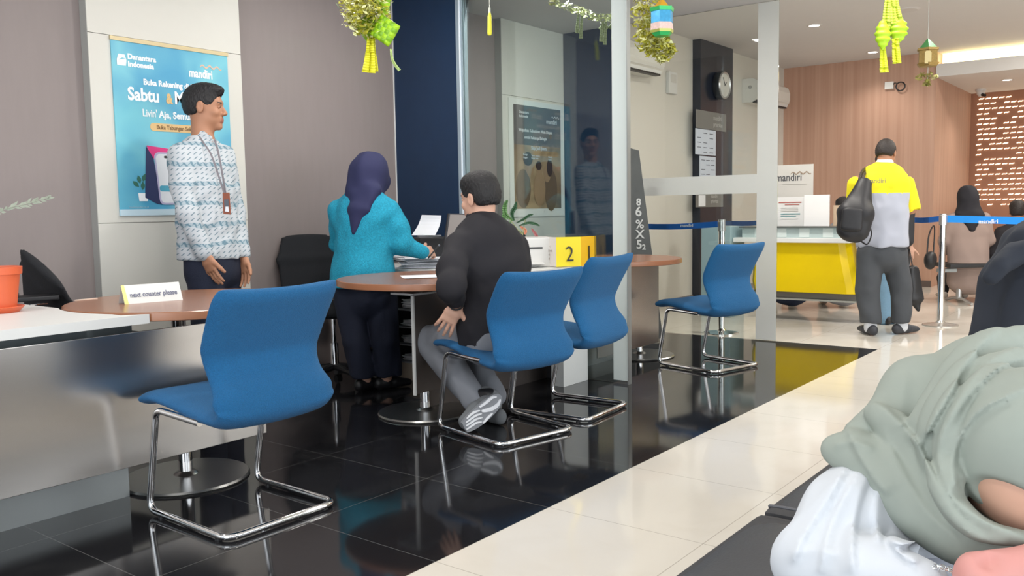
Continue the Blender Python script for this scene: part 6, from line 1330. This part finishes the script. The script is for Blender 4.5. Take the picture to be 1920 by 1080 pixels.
S.cone(P(1740, 752, 1.67), P(1645, 812, 1.63), (.096, .08), (.048, .045), CF, k=.03)
S.cone(P(1645, 812, 1.63), P(1572, 842, 1.62), (.046, .04), (.020, .022), CF, k=.02)
S.cone(P(1830, 800, 1.58), P(1800, 900, 1.52), (.09, .08), (.06, .05), CR, k=.03)
def band(pts, r_, k=.008, tp=.35): sp = smooth_path([P(*p) for p in pts], 4); n_ = len(sp)-1; S.path(sp, [r_*(tp+(1-tp)*math.sin(PI*i/n_)**.6) for i in range(n_+1)], k=k)
# big front fold from the left corner round under the chin
band([(1560, 842, 1.62), (1625, 858, 1.58), (1685, 905, 1.53), (1745, 965, 1.48), (1815, 1012, 1.43), (1930, 1020, 1.38)], .050, .012)
band([(1630, 770, 1.61), (1665, 800, 1.57), (1705, 850, 1.53), (1745, 910, 1.485), (1795, 970, 1.45), (1860, 1002, 1.41), (1950, 1010, 1.37)], .030, .006)
band([(1640, 760, 1.60), (1680, 790, 1.565), (1718, 840, 1.525), (1752, 900, 1.48), (1800, 962, 1.435), (1870, 1012, 1.39)], .013, .004)
# shoulder sheet folds running up to the right
band([(1735, 850, 1.52), (1755, 790, 1.51), (1800, 720, 1.53), (1860, 660, 1.58), (1950, 625, 1.62)], .036, .010)
band([(1765, 900, 1.47), (1762, 830, 1.46), (1785, 760, 1.465), (1840, 700, 1.49), (1950, 665, 1.53)], .030, .007)
band([(1800, 940, 1.425), (1778, 880, 1.415), (1780, 810, 1.41), (1815, 750, 1.42), (1870, 715, 1.44), (1960, 700, 1.47)], .022, .006)
# fold crossing under the face
band([(1775, 850, 1.41), (1782, 905, 1.385), (1812, 957, 1.355), (1860, 990, 1.33), (1950, 1008, 1.31)], .023, .006, .6)
S.ell(P(1884, 954, 1.30), (.090, .085, .037), u=(CR*.94-UP*.34), v=CF, w=(UP*.94+CR*.34), k=.006, op='s')
S.post += [fold_lines([([(1629, 755), (1659, 765), (1696, 802), (1724, 839), (1752, 895), (1793, 964), (1850, 1012)], 55, .013, 1, 4), ([(1880, 610), (1820, 670), (1784, 733), (1750, 790), (1722, 842)], 80, .013, 1, 5),
    ([(1930, 640), (1850, 680), (1800, 745), (1764, 820), (1762, 880), (1788, 940), (1830, 985)], 26, .010, -1, 4), ([(1940, 722), (1849, 762), (1812, 798), (1789, 850), (1791, 905), (1803, 925)], 24, .012, 1, 3), ([(1796, 925), (1826, 960), (1863, 984), (1940, 1002)], 24, .010, 1, 4),
    ([(1585, 792), (1606, 845), (1640, 900), (1668, 930)], 40, .010, -1, 5), ([(1655, 800), (1690, 880), (1740, 960), (1800, 1012)], 22, .006, 1, 8), ([(1735, 900), (1775, 965), (1830, 1008), (1890, 1020)], 18, .007, -1, 5), ([(1940, 668), (1870, 690), (1815, 745), (1780, 800)], 20, .008, 1, 4), ([(1560, 835), (1600, 828), (1640, 842)], 16, .006, 1, 6), ([(1700, 700), (1690, 760), (1700, 800)], 45, .006, 1, 20)]), folds(.0015, (CR*.5-UP*.8)[:], 42, 2, .7)]
put('headscarf', [S.mesh(.0042)], pf, M_sage, it=3)
S = SDF(); S.path([P(1652, 905, 1.62), P(1592, 975, 1.57), P(1532, 1052, 1.53)], [.072, .083, .073], k=.03); S.path([eL, eL.lerp(wL, .5), wL-CR*.02], [.062, .060, .045], k=.03); S.cone(P(1740, 905, 1.68), P(1790, 1040, 1.75), (.12, .10), (.17, .13), CR, k=.05); S.cone(P(1640, 885, 1.62), P(1640, 985, 1.58), (.05, .05), (.085, .075), CR, k=.03)

S.post.append(fold_lines([([(1590, 872), (1550, 940), (1505, 1010), (1485, 1060)], 26, .012, 1, 10), ([(1612, 880), (1575, 945), (1548, 1010), (1535, 1078)], 30, .013, -1, 9), ([(1630, 885), (1605, 960), (1598, 1030), (1604, 1078)], 34, .013, 1, 9),
    ([(1650, 900), (1640, 960), (1648, 1020)], 26, .010, -1, 8), ([(1740, 1004), (1715, 1016), (1690, 1020), (1662, 1010)], 30, .022, 1, 7), ([(1700, 940), (1720, 985), (1728, 1012)], 24, .009, -1, 8), ([(1664, 1014), (1690, 1040), (1722, 1058)], 26, .014, -1, 7), ([(1480, 1040), (1530, 1030), (1580, 1040)], 24, .006, 1, 12)]))
S.post += [creases(.007, (sL-eL)[:], 15, 3), creases(.004, (-CR*.3-UP)[:], 30, 1)]; put('blouse', [S.mesh(.0055)], pf, M_shirt, it=1)
S = SDF(); S.cone(P(1900, 1080, 1.80), P(1700, 1180, 1.62), (.16, .11), (.12, .10), UP, k=.05); S.cone(P(1950, 1080, 1.80), P(2050, 1180, 1.5), (.16, .11), (.12, .10), UP, k=.05); S.post.append(folds(.006, (1, 0, 0), 40)); S.cut((0, 0, .425), -UP); put('skirt', [S.mesh(.010)], pf, mat('lilac_grey_skirt', (.40, .42, .48), .8), it=2)
M_pink = mat('dusty_pink_leather', (.60, .27, .24), .55, var=.05)
bg_ = thing('handbag', 'dusty pink handbag in the lap of the woman in the foreground', 'bag', P(1880, 1080, 1.3))
S = SDF(); S.cone(P(1835, 1095, 1.27), P(1990, 1080, 1.27), (.045, .035), (.055, .045), UP, k=.03); S.ell(P(1850, 1053, 1.25), (.02, .015, .012), k=.01, op='s'); S.post.append(folds(.003, (1, 0, 0), 50)); put('bag', [S.mesh(.006)], bg_, M_pink, it=2)
sp = smooth_path([P(1712, 1056, 1.36), P(1735, 1066, 1.35), P(1765, 1064, 1.33), P(1795, 1072, 1.30), P(1815, 1062, 1.27)], 5)
for i in range(len(sp)-1):
    u_ = (sp[i+1]-sp[i]).normalized(); v_ = (u_.cross(UP) if i % 2 else UP-u_*u_.dot(UP)).normalized(); c_ = (sp[i]+sp[i+1])/2; S = MB(); S.tube([c_+u_*.0065*math.cos(a)+v_*.004*math.sin(a) for a in [k*PI/5 for k in range(10)]], .0014, 6, closed=True); S.build('chain_link', M_chrome, bg_, True)
